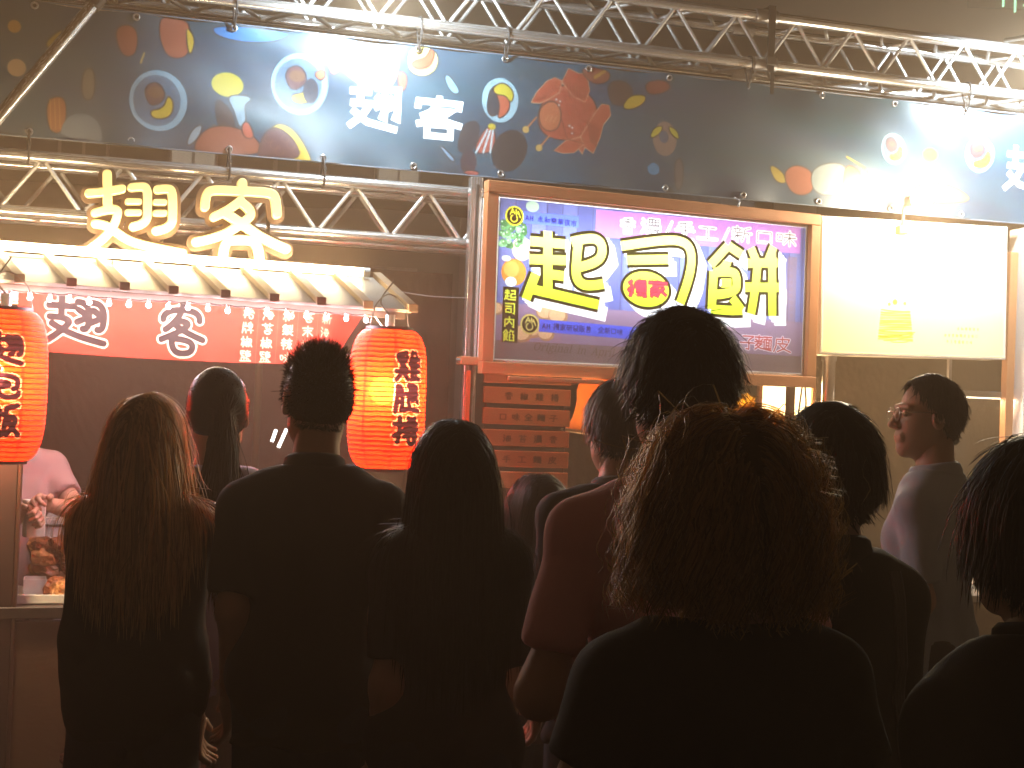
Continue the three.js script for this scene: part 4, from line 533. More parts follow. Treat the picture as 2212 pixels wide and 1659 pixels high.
  const sl = thing('unseen_strip_lamp', 'unseen warm strip lamp placed over the right counter to light it', 'lamp', V(2.45, 1.73, -0.1)); part(sl, 'lamp_housing', box(0.54, 0.03, 0.07, 0, 0.02, 0), M.steel); part(sl, 'lamp_face', box(0.5, 0.006, 0.05, 0, 0.002, 0, 0.001), glow(1, 0.8, 0.55, 2)); for (const k of [-1, 1]) part(sl, 'bracket', box(0.02, 0.16, 0.02, k * 0.2, 0.11, 0), M.steel);
}
{ // bare warm work lamp clamped to the top edge of the white light box
  const p = on(1992, 428, 0.24), g = thing('work_lamp', 'glaring bare lamp clamped to the top edge of the white light box', 'lamp', p);
  part(g, 'bulb', new THREE.SphereGeometry(0.05, 24, 16), glow(1, 0.86, 0.62, 60)); part(g, 'lamp_socket', new THREE.CylinderGeometry(0.02, 0.024, 0.07, 16).rotateX(Math.PI / 2).translate(0, 0, -0.075), M.darkMetal);
  part(g, 'bracket', wire([V(0, 0, -0.1), V(0, -0.02, -0.14), V(0, -0.09, -0.15), V(0, -0.12, -0.16)], 0.008, 20, 8), M.darkMetal); part(g, 'clamp', box(0.05, 0.04, 0.05, 0, -0.13, -0.16), M.darkMetal);
  const l = new THREE.PointLight(col(1, 0.84, 0.6), 3.8); l.shadow.radius = 2.4; l.name = 'bulb_light'; g.add(l);
}
// unseen floodlights on arms above the upper truss, placed to light the banner
function flood(px, py, z, tx, ty, I, label) {
  const p = on(px, py, z), t = on(tx, ty, BZ), g = thing('unseen_floodlight', label, 'lamp', p, 'unseen floodlights on arms above the truss'); g.lookAt(t);
  part(g, 'housing', box(0.2, 0.15, 0.05, 0, 0, -0.035), M.darkMetal); part(g, 'lamp_face', box(0.17, 0.12, 0.006, 0, 0, -0.007, 0.001), glow(0.8, 0.93, 1, 14)); for (let i = 0; i < 6; i++) part(g, 'fin', box(0.18, 0.006, 0.03, 0, -0.06 + i * 0.024, -0.072, 0.001), M.darkMetal);
  part(g, 'bracket', wire([V(-0.11, 0, -0.03), V(-0.11, 0, -0.1), V(0, 0, -0.13), V(0.11, 0, -0.1), V(0.11, 0, -0.03)], 0.006, 24, 6), M.darkMetal);
  wpart(g, 'arm', bar(V(p.x, p.y + 0.02, p.z + 0.08), V(p.x + 0.04, 3.46, 0.02), 0.012), M.darkMetal);
  const l = new THREE.SpotLight(col(0.8, 0.93, 1), I, 0, 1.45, 0.4); l.position.copy(V(0, 0, 0.012)); l.target.position.set(0, 0, 1); l.shadow.radius = 3; l.name = 'lamp_light'; g.add(l); g.add(l.target);
}
flood(822, -72, 0.5, 830, 130, 10, 'unseen flood lamp just above the picture, lighting the white banner characters');
flood(2300, 80, 0.5, 2270, 260, 22, 'unseen flood lamp beyond the right edge, lighting the next banner characters');
// ---------- people ----------
const smin = (a, b, k) => { const h = Math.max(k - Math.abs(a - b), 0) / k; return Math.min(a, b) - h * h * k * 0.25; };
function cone(a, b, r1, r2, flat = 1) { // tapered capsule; flat < 1 widens it front to back less
  const dx = b[0] - a[0], dy = b[1] - a[1], dz = b[2] - a[2], L = dx * dx + dy * dy + dz * dz || 1e-9;
  const lo = [0, 1, 2].map((i) => Math.min(a[i], b[i]) - Math.max(r1, r2)), hi = [0, 1, 2].map((i) => Math.max(a[i], b[i]) + Math.max(r1, r2));
  const f = (x, y, z) => { const px = x - a[0], py = y - a[1], pz = z - a[2], t = Math.min(1, Math.max(0, (px * dx + py * dy + pz * dz) / L)); return Math.hypot(px - dx * t, py - dy * t, (pz - dz * t) / flat) - (r1 + (r2 - r1) * t); };
  f.lo = lo; f.hi = hi; return f;
}
function ell(c, r) { const f = (x, y, z) => { const a = (x - c[0]) / r[0], b = (y - c[1]) / r[1], d = (z - c[2]) / r[2], k0 = Math.sqrt(a * a + b * b + d * d), k1 = Math.hypot(a / r[0], b / r[1], d / r[2]) || 1e-6; return (k0 * (k0 - 1)) / k1; }; f.lo = c.map((v, i) => v - r[i]); f.hi = c.map((v, i) => v + r[i]); return f; }
function blend(list, k) { const n = list.length, f = (x, y, z) => { let d = list[0](x, y, z); for (let i = 1; i < n; i++) d = smin(d, list[i](x, y, z), k); return d; }; f.lo = [0, 1, 2].map((i) => Math.min(...list.map((q) => q.lo[i]))); f.hi = [0, 1, 2].map((i) => Math.max(...list.map((q) => q.hi[i]))); return f; }
function netMesh(f, h, lo = f.lo, hi = f.hi, pad = 2) { // surface nets over a box
  const o = lo.map((v) => v - h * pad), n = hi.map((v, i) => Math.ceil((v - lo[i]) / h) + 2 * pad + 1), [nx, ny, nz_] = n, F = new Float32Array(nx * ny * nz_), id = new Int32Array(nx * ny * nz_).fill(-1), P = [], I = [];
  for (let k = 0, q = 0; k < nz_; k++) for (let j = 0; j < ny; j++) for (let i = 0; i < nx; i++, q++) F[q] = f(o[0] + i * h, o[1] + j * h, o[2] + k * h);
  const sx = 1, sy = nx, sz = nx * ny, C8 = [0, sx, sy, sx + sy, sz, sz + sx, sz + sy, sz + sx + sy];
  for (let k = 0; k < nz_ - 1; k++) for (let j = 0; j < ny - 1; j++) for (let i = 0; i < nx - 1; i++) {
    const q = i + j * sy + k * sz; let m = 0; for (let c = 0; c < 8; c++) if (F[q + C8[c]] < 0) m |= 1 << c; if (m === 0 || m === 255) continue;
    let x = 0, y = 0, z = 0, w = 0;
    for (let a = 0; a < 8; a++) for (const s of [1, 2, 4]) { const b = a | s; if (b === a) continue; const fa = F[q + C8[a]], fb = F[q + C8[b]]; if (fa < 0 === fb < 0) continue; const t = fa / (fa - fb); x += (a & 1) + (s === 1 ? t : 0); y += ((a >> 1) & 1) + (s === 2 ? t : 0); z += (a >> 2) + (s === 4 ? t : 0); w++; }
    id[q] = P.length / 3; P.push(o[0] + (i + x / w) * h, o[1] + (j + y / w) * h, o[2] + (k + z / w) * h);
  }
  const quad = (a, b, c, d, flip) => { if (a < 0 || b < 0 || c < 0 || d < 0) return; flip ? I.push(a, c, b, a, d, c) : I.push(a, b, c, a, c, d); };
  for (let k = 1; k < nz_ - 1; k++) for (let j = 1; j < ny - 1; j++) for (let i = 1; i < nx - 1; i++) {
    const q = i + j * sy + k * sz, s = F[q] < 0;
    if (s !== F[q + sx] < 0) quad(id[q], id[q - sy], id[q - sy - sz], id[q - sz], s);
    if (s !== F[q + sy] < 0) quad(id[q], id[q - sz], id[q - sx - sz], id[q - sx], s);
    if (s !== F[q + sz] < 0) quad(id[q], id[q - sx], id[q - sx - sy], id[q - sy], s);
  }
  const g = new THREE.BufferGeometry(); g.setAttribute('position', new THREE.Float32BufferAttribute(P, 3)); g.setIndex(I.map((_, i) => I[i - (i % 3) + [0, 2, 1][i % 3]])); g.computeVertexNormals();
  const uv = []; for (let i = 0; i < P.length; i += 3) uv.push((P[i] + P[i + 2]) * 6, P[i + 1] * 6); g.setAttribute('uv', new THREE.Float32BufferAttribute(uv, 2));
  return g;
}
function headField() { // centre of the skull at 0, face towards -z
  const cranium = ell([0, 0.02, 0.012], [0.076, 0.098, 0.095]), face = ell([0, -0.045, -0.028], [0.06, 0.078, 0.066]), jaw = blend([cone([-0.042, -0.072, -0.005], [0, -0.106, -0.068], 0.022, 0.02), cone([0.042, -0.072, -0.005], [0, -0.106, -0.068], 0.022, 0.02)], 0.02);
  const soft = blend([cranium, face, jaw, cone([0, -0.05, 0.02], [0, -0.2, 0.035], 0.054, 0.058)], 0.035);
  const fine = [cone([0, 0.008, -0.091], [0, -0.03, -0.113], 0.008, 0.0125), cone([-0.013, -0.034, -0.1], [0.013, -0.034, -0.1], 0.009, 0.009), cone([-0.045, 0.026, -0.076], [-0.012, 0.027, -0.092], 0.009, 0.009), cone([0.045, 0.026, -0.076], [0.012, 0.027, -0.092], 0.009, 0.009), cone([-0.021, -0.062, -0.088], [0.021, -0.062, -0.088], 0.0075, 0.0075), cone([-0.018, -0.074, -0.086], [0.018, -0.074, -0.086], 0.0085, 0.0085)];
  const ears = [-1, 1].map((s) => ell([s * 0.081, -0.01, 0.008], [0.011, 0.032, 0.021])), eyes = [-1, 1].map((s) => ell([s * 0.031, 0.006, -0.083], [0.013, 0.009, 0.009]));
  const f = (x, y, z) => { let d = soft(x, y, z); for (const e of [-1, 1]) { const s = Math.hypot(x - e * 0.032, (y - 0.006) * 1.3, z + 0.098) - 0.017; d = -smin(-d, s, 0.016); } for (const q of fine) d = smin(d, q(x, y, z), 0.012); for (const q of eyes) d = smin(d, q(x, y, z), 0.004); for (const q of ears) { const e = Math.max(q(x, y, z), -(Math.hypot((Math.abs(x) - 0.094), y + 0.008, (z - 0.004)) - 0.014)); d = smin(d, e, 0.008); } return d; };
  f.lo = [-0.095, -0.19, -0.13]; f.hi = [0.095, 0.125, 0.112]; return f;
}
const headF = headField(), headGeo = netMesh(headF, 0.0055), headFine = netMesh(headF, 0.0032);
function handGeo(curl) { // a left hand, wrist at 0, fingers along -y, thumb towards -z
  const L = [cone([-0.0, -0.01, 0], [0, -0.05, 0.0], 0.026, 0.03, 0.62), cone([0, -0.045, -0.014], [0, -0.082, -0.014], 0.022, 0.021, 0.6)];
  const palm = [cone([0, 0.0, 0], [0, -0.03, 0], 0.024, 0.026), ...[-0.03, -0.01, 0.01, 0.03].map((z) => cone([0, -0.025, z * 0.6], [0, -0.085, z * 0.92], 0.014, 0.0115))];
  const list = [blend(palm, 0.018)];
  [[-0.028, 0.072], [-0.0095, 0.08], [0.0095, 0.074], [0.027, 0.058]].forEach(([z, len], i) => { let p = [0, -0.088, z], a = 0.15 + curl * 0.25; for (const [q, r1, r2] of [[0.44, 0.0095, 0.0088], [0.32, 0.0088, 0.008], [0.24, 0.008, 0.007]]) { const n = [p[0] - Math.sin(a) * len * q, p[1] - Math.cos(a) * len * q, p[2] + (i - 1.5) * 0.001]; list.push(cone(p, n, r1, r2)); p = n; a += 0.25 + curl * 0.75; } });
  list.push(cone([-0.004, -0.03, -0.024], [-0.014, -0.062, -0.048], 0.0135, 0.0105)); list.push(cone([-0.014, -0.062, -0.048], [-0.026, -0.09, -0.052], 0.0105, 0.0085));
  const f = blend(list, 0.006); void L; return netMesh(f, 0.0038);
}
const handL = [handGeo(0.25), handGeo(1.1)], handR = handL.map((g) => { const c = g.clone().scale(-1, 1, 1), ix = c.index.array; for (let i = 0; i < ix.length; i += 3) { const t = ix[i]; ix[i] = ix[i + 1]; ix[i + 1] = t; } c.computeVertexNormals(); return c; });
const skin = [phys(0.5, 0.3, 0.2, 0.55, { sheen: 0.2, sheenColor: col(0.6, 0.3, 0.2) }), phys(0.42, 0.24, 0.155, 0.55)];
const hairMat = (r, g, b, t = 0.25) => phys(r, g, b, 0.46, { transmission: t, side: THREE.DoubleSide, vertexColors: true, specularIntensity: 0.35 });
const cloth2 = (r, g, b, o = {}) => phys(r, g, b, 0.88, { bumpMap: weave, bumpScale: 0.0006, sheen: 0.35, sheenColor: col(Math.min(1, r * 3 + 0.05), Math.min(1, g * 3 + 0.05), Math.min(1, b * 3 + 0.05)), sheenRoughness: 0.5, ...o });

function ribbons(strands, w0) { // tapering strips, each turned outwards from the head
  let nv = 0, ni = 0; for (const s of strands) { nv += s.p.length * 2; ni += (s.p.length - 1) * 6; }
  const P = new Float32Array(nv * 3), N = new Float32Array(nv * 3), K = new Float32Array(nv * 3), I = new Uint32Array(ni); let v = 0, q = 0; const t = V(0, 0, 0), n = V(0, 0, 0), b = V(0, 0, 0);
  for (const s of strands) {
    const m = s.p.length, tone = 0.45 + 1.1 * rnd(), tx = rr(-0.35, 0.35), tz = rr(-0.35, 0.35);
    for (let i = 0; i < m; i++) {
      const a = s.p[Math.max(0, i - 1)], c = s.p[Math.min(m - 1, i + 1)], p = s.p[i]; t.subVectors(c, a).normalize(); n.copy(s.n[i]); n.x += tx; n.z += tz; b.crossVectors(t, n).normalize(); n.crossVectors(b, t).normalize();
      const w = (s.w ?? w0) * (i === m - 1 ? 0.15 : 1 - 0.5 * (i / m));
      for (const e of [-1, 1]) { P.set([p.x + b.x * w * e * 0.5, p.y + b.y * w * e * 0.5, p.z + b.z * w * e * 0.5], v * 3); const ex = n.x + b.x * e * 0.6, ey = n.y + b.y * e * 0.6, ez = n.z + b.z * e * 0.6, l = Math.hypot(ex, ey, ez) || 1; N.set([ex / l, ey / l, ez / l], v * 3); K.set([tone, tone, tone], v * 3); v++; }
      if (i < m - 1) { const k = v - 2; I.set([k, k + 1, k + 2, k + 1, k + 3, k + 2], q); q += 6; }
    }
  }
  const g = new THREE.BufferGeometry(); g.setAttribute('position', new THREE.BufferAttribute(P, 3)); g.setAttribute('normal', new THREE.BufferAttribute(N, 3)); g.setAttribute('color', new THREE.BufferAttribute(K, 3)); g.setIndex(new THREE.BufferAttribute(I, 1)); return g;
}
// everything about one figure. Its own axes: feet at 0, facing -z, metres
function person(o) {
  const c = dep(o.px, o.top, o.d), H = c.y - (o.hairUp ?? 0.02), k = H / 1.75, ground = V(c.x, 0, c.z), g = thing('person', o.label, 'person', ground, null, o.yaw * D2R);
  const hc = V(0, 1.632 * k, -0.02).add(V(...(o.headOff ?? [0, 0, 0]))), hs = (o.headScale ?? 1) * (0.94 + 0.06 * k), hm = new THREE.Matrix4().compose(hc, new THREE.Quaternion().setFromEuler(new THREE.Euler((o.headTilt ?? 0) * D2R, (o.headYaw ?? 0) * D2R, (o.headRoll ?? 0) * D2R, 'YXZ')), V(hs, hs, hs));
  const bw = (o.build ?? 1) * 0.9, sw = (o.shoulder ?? 0.175) * 0.93 * k, Y = (y) => y * k, lean = o.lean ?? 0, L = (x, y, z) => [x * k, Y(y), z - lean * Math.max(0, y - 0.95)];
  const sh = [-1, 1].map((s) => L((s * sw) / k, 1.385 - (o.slope ?? 0), 0.01)), el = [-1, 1].map((s, i) => o.elbow?.[i] ? L(...o.elbow[i]) : L(s * (sw / k + (o.armOut ?? 0.015)), 1.1, 0.03)), wr = [-1, 1].map((s, i) => o.wrist?.[i] ? L(...o.wrist[i]) : L(s * (sw / k + 0.02), 0.87, -0.07));
  const torso = (e) => [cone(L(-0.075 * bw, 1.27, 0.0), L(0.075 * bw, 1.27, 0.0), 0.105 * bw + e, 0.105 * bw + e), cone(L(-0.06, 1.38, 0.01), L(0.06, 1.38, 0.01), 0.07 + e, 0.07 + e), cone(L(0, 1.25, 0), L(0, 1.02, 0), 0.118 * bw + e, 0.112 * bw + e), cone(L(-0.055 * bw, 1.08, 0), L(0.055 * bw, 1.08, 0), 0.1 * bw + e, 0.1 * bw + e), cone(L(-0.075 * bw, 0.92, 0.005), L(0.075 * bw, 0.92, 0.005), 0.112 * bw + e, 0.112 * bw + e)];
  const shoulders = (e) => [0, 1].map((i) => cone(L(0, 1.43, 0.012), sh[i], 0.05 + e, 0.056 * bw + e));
  const upper = (i, e) => cone(sh[i], el[i], 0.05 * bw + e, 0.04 * bw + e), fore = (i, e) => cone(el[i], wr[i], 0.041 * bw + e, 0.027 + e);
  const legs = [-1, 1].flatMap((s) => { const hip = L(s * 0.085, 0.9, 0), kn = [s * 0.095, Y(0.5), -0.01], an = [s * 0.1, Y(0.09), 0.02]; return [[hip, kn, 0.088 * bw, 0.06], [kn, an, 0.058, 0.04]]; });
  const nb = hc.toArray(), neck = cone([nb[0] * 0.4, Y(1.4), 0.012 - lean * 0.4], [nb[0], nb[1] - 0.09, nb[2] + 0.03], 0.06, 0.053);
  const flesh = blend([...torso(-0.012), ...shoulders(-0.01), neck, upper(0, -0.004), upper(1, -0.004), fore(0, 0), fore(1, 0), ...legs.map(([a, b, r1, r2]) => cone(a, b, r1 - 0.006, r2 - 0.004)), ...[-1, 1].map((s) => cone([s * 0.1, 0.05, 0.02], [s * 0.115, 0.035, -0.13], 0.036, 0.028))], 0.045);
  const parts = [netMesh(flesh, 0.017), (o.fine ? headFine : headGeo).clone().applyMatrix4(hm)];
  [0, 1].forEach((i) => { const d = V(...wr[i]).sub(V(...el[i])).normalize(), q = new THREE.Quaternion().setFromUnitVectors(V(0, -1, 0), d), hg = (i ? handR : handL)[o.grip ? 1 : 0].clone().applyQuaternion(q).translate(...wr[i]); parts.push(hg); });
  part(g, 'body', mergeGeometries(parts), o.skin ?? skin[0]);
  // clothes: the body's own shape, let out and cut at hem, cuffs and neck
  const hem = Y(o.hem ?? 0.82), sl = o.sleeve ?? 0.72, fold = o.fold ?? 0.012;
  const cuffs = [0, 1].map((i) => { const a = sl <= 1 ? sh[i] : el[i], b = sl <= 1 ? el[i] : wr[i], t = sl <= 1 ? sl : sl - 1, p = V(...a).lerp(V(...b), t), d = V(...b).sub(V(...a)).normalize(); return [p, d, sl <= 1 ? [cone(a, p.toArray(), 0.058 * bw + (o.loose ?? 0), 0.062 * bw + (o.loose ?? 0))] : [cone(sh[i], el[i], 0.057 * bw + (o.loose ?? 0), 0.052 * bw + (o.loose ?? 0)), cone(el[i], p.toArray(), 0.052 * bw + (o.loose ?? 0), 0.041 + (o.loose ?? 0))]]; });
  const bodyS = blend([...torso(0.008 + (o.loose ?? 0)), ...shoulders(0.012), cone(L(-0.07 * bw, 0.95, 0), L(0.07 * bw, 0.95, 0), 0.125 * bw + (o.loose ?? 0), 0.125 * bw + (o.loose ?? 0)), cone([-0.07 * bw, hem - 0.05, 0], [0.07 * bw, hem - 0.05, 0], 0.128 * bw + (o.loose ?? 0) + (o.flare ?? 0), 0.128 * bw + (o.loose ?? 0) + (o.flare ?? 0))], 0.06);
  const sleeves = cuffs.map(([p, d, list]) => { const f = blend(list, 0.03); const w = (x, y, z) => Math.max(f(x, y, z), (x - p.x) * d.x + (y - p.y) * d.y + (z - p.z) * d.z); w.lo = f.lo; w.hi = f.hi; return w; });
  const sd = o.px * 0.37, shirtF = (x, y, z) => { let d = Math.max(bodyS(x, y, z), hem + 0.012 * Math.sin(x * 14 + sd) - y); for (const s of sleeves) d = smin(d, s(x, y, z), 0.026); d = Math.max(d, y - Y(1.452) - 0.02 + 0.25 * Math.max(0, -z)); const wr_ = nz(x * 7 + sd, y * 3.2, z * 7) + 0.5 * nz(x * 16, y * 7 + sd, z * 14) + 0.6 * Math.sin(nz(x * 4, y * 2 + sd, z * 4) * 9); return d - fold * wr_ * (0.5 + sstep(Y(1.4) - y, 0, 0.5)); };
  const all = blend([bodyS, ...sleeves], 0.03);
  part(g, o.shirtName ?? 'shirt', netMesh(shirtF, 0.0125, all.lo.map((v, i) => (i === 1 ? hem - 0.03 : v - 0.02)), all.hi.map((v) => v + 0.02)), o.shirt);
  if (o.strap) { // a strap laid over the back, found by feeling for the shirt from behind
    const pts = []; for (let i = 0; i <= 22; i++) { const t = i / 22, x = lerp(o.strap[0][0], o.strap[1][0], t), y = Y(lerp(o.strap[0][1], o.strap[1][1], t)); let z = 0.3; while (z > -0.2 && shirtF(x, y, z) > 0.004) z -= 0.004; pts.push(V(x, y, z)); }
    const sm = o.strapMat, d = pts[22].clone().sub(pts[0]).normalize(), sd2 = V(0, 0, 1).cross(d).normalize().multiplyScalar(0.006); for (const q of [-1.5, -0.5, 0.5, 1.5]) part(g, 'bag_strap', new THREE.TubeGeometry(new THREE.CatmullRomCurve3(pts.map((p) => p.clone().addScaledVector(sd2, q))), 40, 0.0042, 5), sm);
    if (o.bag) { const e = pts[22]; part(g, 'bag', box(0.24, 0.19, 0.08, 0, -0.09, 0.03, 0.03).translate(e.x, e.y, e.z), sm); part(g, 'bag_flap', box(0.245, 0.1, 0.086, 0, -0.045, 0.032, 0.03).translate(e.x, e.y, e.z), sm); }
  }
  if (o.collar) part(g, 'collar', new THREE.TorusGeometry(0.066, 0.013, 8, 36).scale(1, 1, 2.2).rotateX(Math.PI / 2 - 0.18).translate(hc.x * 0.35, Y(1.462), 0.012 - lean * 0.48), o.collarMat ?? o.shirt);
  const tr = blend([cone(L(-0.07, 0.93, 0.005), L(0.07, 0.93, 0.005), 0.122 * bw, 0.122 * bw), ...legs.map(([a, b, r1, r2]) => cone(a, b, r1 + 0.014, r2 + 0.018))], 0.04), trF = (x, y, z) => Math.max(tr(x, y, z), y - Y(0.99), Y(o.trouserHem ?? 0.07) - y) - 0.005 * nz(x * 9 + sd, y * 5, z * 9);
  part(g, o.trouserName ?? 'trousers', netMesh(trF, 0.018, tr.lo, tr.hi), o.trousers ?? M.jeans);
  const shoe = new THREE.SphereGeometry(1, 18, 12).scale(0.046, 0.045, 0.13); for (const s of [-1, 1]) part(g, 'shoe', shoe.clone().translate(s * 0.107, 0.04, -0.045), M.shoe);
  // hair: a cap on the skull and strands that fall over head and shoulders
  const inv = hm.clone().invert(), tmp = V(0, 0, 0), hairline = o.hairline ?? [0.67, 0.74, -0.016];
  const hp0 = o.hair; const capF = (x, y, z) => Math.max(ell1(x, y, z) - (o.cap ?? 0.012), hairline[2] - (y * hairline[0] + z * hairline[1]) + 0.012 * nz(x * 30, y * 30, z * 30 + sd)) - (o.lump ?? 0.003) * nz(x * 22 + sd, y * 22, z * 22);
  const cap = netMesh(capF, 0.0075, [-0.115, -0.13, -0.12], [0.115, 0.16, 0.15]).applyMatrix4(hm); cap.deleteAttribute('uv'); cap.setAttribute('color', new THREE.BufferAttribute(new Float32Array(cap.attributes.position.count * 3).fill(0.5), 3));
  const block = blend([ellT(hm, hs), neck, ...torso(0.014), ...(hp0.loose ? [] : [...shoulders(0.018), upper(0, 0.016), upper(1, 0.016)])], 0.03), strands = [], hp = o.hair, geos = [cap];
  const push = (p, off, nrm) => { const e = 0.004, d = block(p.x, p.y, p.z); if (d < 0.05) { nrm.set(block(p.x + e, p.y, p.z) - d, block(p.x, p.y + e, p.z) - d, block(p.x, p.y, p.z + e) - d).normalize(); if (d < off) p.addScaledVector(nrm, off - d); } return d; };
  const dirL = (x, y, z) => V(x, y, z).transformDirection(hm);
  const nStr = hp.n, locks = Array.from({ length: hp.locks ?? 0 }, () => ({ ph: rr(0, 6.28), wob: rr(0.7, 1.35), u: rnd(), e: rr(0.85, 1.1) }));
  for (let i = 0; i < nStr; i++) {
    // a root on the skull behind the hairline
    const lk = hp.locks ? locks[i % hp.locks] : null; let r, tries = 0; do { const u = rr(-1, 1), a = rr(0, 6.2832), s = Math.sqrt(1 - u * u); r = lk?.r && rnd() < 0.93 ? lk.r.clone().add(V(rr(-0.008, 0.008), rr(-0.008, 0.008), rr(-0.008, 0.008))) : V(s * Math.cos(a) * 0.082, 0.02 + u * 0.103, 0.012 + s * Math.sin(a) * 0.1); } while (r.y * hairline[0] + r.z * hairline[1] < hairline[2] && tries++ < 30);
    if (lk && !lk.r) lk.r = r.clone();
    const out = V(r.x / 0.082, (r.y - 0.02) / 0.103, (r.z - 0.012) / 0.1).normalize(), p = r.clone().addScaledVector(out, (o.cap ?? 0.012) * rr(0.2, 0.9)).applyMatrix4(hm), nn = out.clone().transformDirection(hm), dir = nn.clone();
    const part_ = r.x < (hp.part ?? 0) ? -1 : 1, len = (hp.level ? Math.max(0.06, r.y + hp.level) * hp.len : hp.len) * rr(hp.ragged ?? 0.75, 1.05) * (hp.type === 'fall' ? 1 : rr(0.7, 1.15)) * (hp.type === 'spike' ? 0.25 + 0.85 * sstep(out.y, 0.2, 0.85) : hp.type === 'crop' ? 0.32 + 0.68 * sstep(r.y, hp.cut ?? -0.06, (hp.cut ?? -0.06) + 0.11) : 1), n = hp.seg, step = (len * (lk?.e ?? 1)) / n, ph = lk ? lk.ph + rr(-0.35, 0.35) : rr(0, 6.28), cr = hp.curl ?? 0, pts = [p.clone()], nrm = [nn.clone()];
    const comb = hp.type === 'tie' ? null : hp.type === 'spike' ? nn.clone().add(dirL(rr(-0.35, 0.35), 0.5 * out.y + 0.15, 0.2)).normalize() : nn.clone().multiplyScalar(hp.lift ?? 0.35).add(dirL(part_ * 0.55 * (1 - Math.abs(out.x)), -0.15 - 0.8 * (1 - out.y), out.y > 0.3 ? -0.1 * Math.sign(out.z + 0.3) : 0.15)).add(V(rr(-0.2, 0.2), 0, rr(-0.2, 0.2))).normalize();
    const tie = hp.tie ? V(...hp.tie).applyMatrix4(hm) : null, stray = rnd() < 0.025 ? 1.6 : 1, off0 = (lk ? lerp(hp.off[0], hp.off[1], lk.u) + rr(0, 0.01) : rr(hp.off?.[0] ?? 0.004, hp.off?.[1] ?? 0.02)) * stray, wob = lk ? lk.wob : rr(0.6, 1.4);
    let phase = 0;
    for (let s = 0; s < n; s++) {
      const t = s / n;
      if (hp.type === 'tie') { const to = tie.clone().sub(p); if (phase === 0 && to.length() < step * 1.3) phase = 1; dir.copy(phase ? V(rr(-0.12, 0.12) + 0.1 * Math.sin(ph), -1, rr(-0.1, 0.1) + (s < n * 0.6 ? 0.25 : 0)) : to.normalize()).normalize(); }
      else if (hp.type === 'spike') dir.copy(comb).addScaledVector(dirL(0, -1, 0.2), t * (out.y > 0.45 ? 0.1 : 1.6)).normalize();
      else dir.copy(comb).multiplyScalar(Math.max(0, 1 - t * (hp.stiff ?? 5))).add(V((hp.spread ?? 0) * out.x * (1 - t), -1 * Math.min(1, 0.25 + t * (hp.fall ?? 6)), (hp.spread ?? 0) * 0.7 * nn.z * (1 - t))).normalize();
      p.addScaledVector(dir, step);
      if (cr) { const a = ph + s * (hp.turns ?? 1.1) * wob; p.add(tmp.set(Math.cos(a), 0.4 * Math.sin(a * 0.7), Math.sin(a)).multiplyScalar(cr * (0.3 + t) * Math.min(1, step * 40))); }
      else p.add(tmp.set(nz(p.x * 14, p.y * 3, i * 0.05), 0, nz(p.z * 14, p.y * 3, i * 0.05 + 40)).multiplyScalar((hp.frizz ?? 0.004) * (stray > 1 ? 3 : 1)));
      const m = nrm[nrm.length - 1].clone(), w = push(p, phase ? 0.01 : off0 * (hp.type === 'tie' ? 0.4 : 0.5 + 0.7 * t), m); if (w > 0.05) m.lerp(V(p.x - hc.x, 0.2, p.z - hc.z).normalize(), 0.3).normalize();
      pts.push(p.clone()); nrm.push(m);
    }
    strands.push({ p: pts, n: nrm });
  }
  geos.push(ribbons(strands, hp.w ?? 0.0035)); for (const q of geos) { q.deleteAttribute('uv'); }
  part(g, 'hair', mergeGeometries(geos), o.hairMat);
  g.userData.rig = { hc, hm, sh, el, wr, k, hs, L, Y };
  const rig = g.userData.rig; delete g.userData.rig; return [g, rig];
}
const crn = ell([0, 0.02, 0.012], [0.078, 0.1, 0.097]), ell1 = (x, y, z) => crn(x, y, z);
function ellT(hm, s) { const i = hm.clone().invert().elements, f = (x, y, z) => crn(i[0] * x + i[4] * y + i[8] * z + i[12], i[1] * x + i[5] * y + i[9] * z + i[13], i[2] * x + i[6] * y + i[10] * z + i[14]) * s; f.lo = [0, 0, 0]; f.hi = [0, 0, 0]; return f; }
M.jeans = cloth2(0.03, 0.035, 0.05); M.shoe = std(0.03, 0.03, 0.03, 0.6);
const blackCloth = cloth2(0.022, 0.021, 0.023), hDark = hairMat(0.022, 0.015, 0.012), hBlack = hairMat(0.014, 0.011, 0.01, 0.15), hBrown = hairMat(0.6, 0.38, 0.14, 0.8), hBlond = hairMat(0.75, 0.5, 0.23, 0.65);
const SHORT = { type: 'crop', n: 2600, len: 0.075, seg: 5, lift: 0.5, w: 0.0042, off: [0.006, 0.02], fall: 2, stiff: 2 };

person({ px: 318, top: 853, d: 3.5, yaw: -10, label: 'person with long light brown hair in a black top, second from the left edge', hairMat: hBlond, shirt: blackCloth, sleeve: 1.5, hem: 0.72, loose: 0.004, build: 0.9, shoulder: 0.15, armOut: 0.0, headYaw: -6, headRoll: -3,
  hair: { type: 'fall', ragged: 0.5, n: 4600, len: 0.41, seg: 15, lift: 0.3, w: 0.0042, off: [0.006, 0.035], fall: 7, stiff: 7, frizz: 0.006, spread: 0.12, part: -0.02 } });
person({ px: 474, top: 792, d: 4.0, yaw: -8, label: 'person with a dark ponytail in a pale lilac top, behind the long-haired one', hairMat: hDark, shirt: cloth2(0.52, 0.48, 0.66), trousers: cloth2(0.5, 0.42, 0.36), sleeve: 0.5, hem: 0.78, shoulder: 0.155, build: 0.9,
  hair: { type: 'tie', tie: [0.03, -0.01, 0.125], n: 3000, len: 0.52, seg: 16, w: 0.004, off: [0.004, 0.012] } });
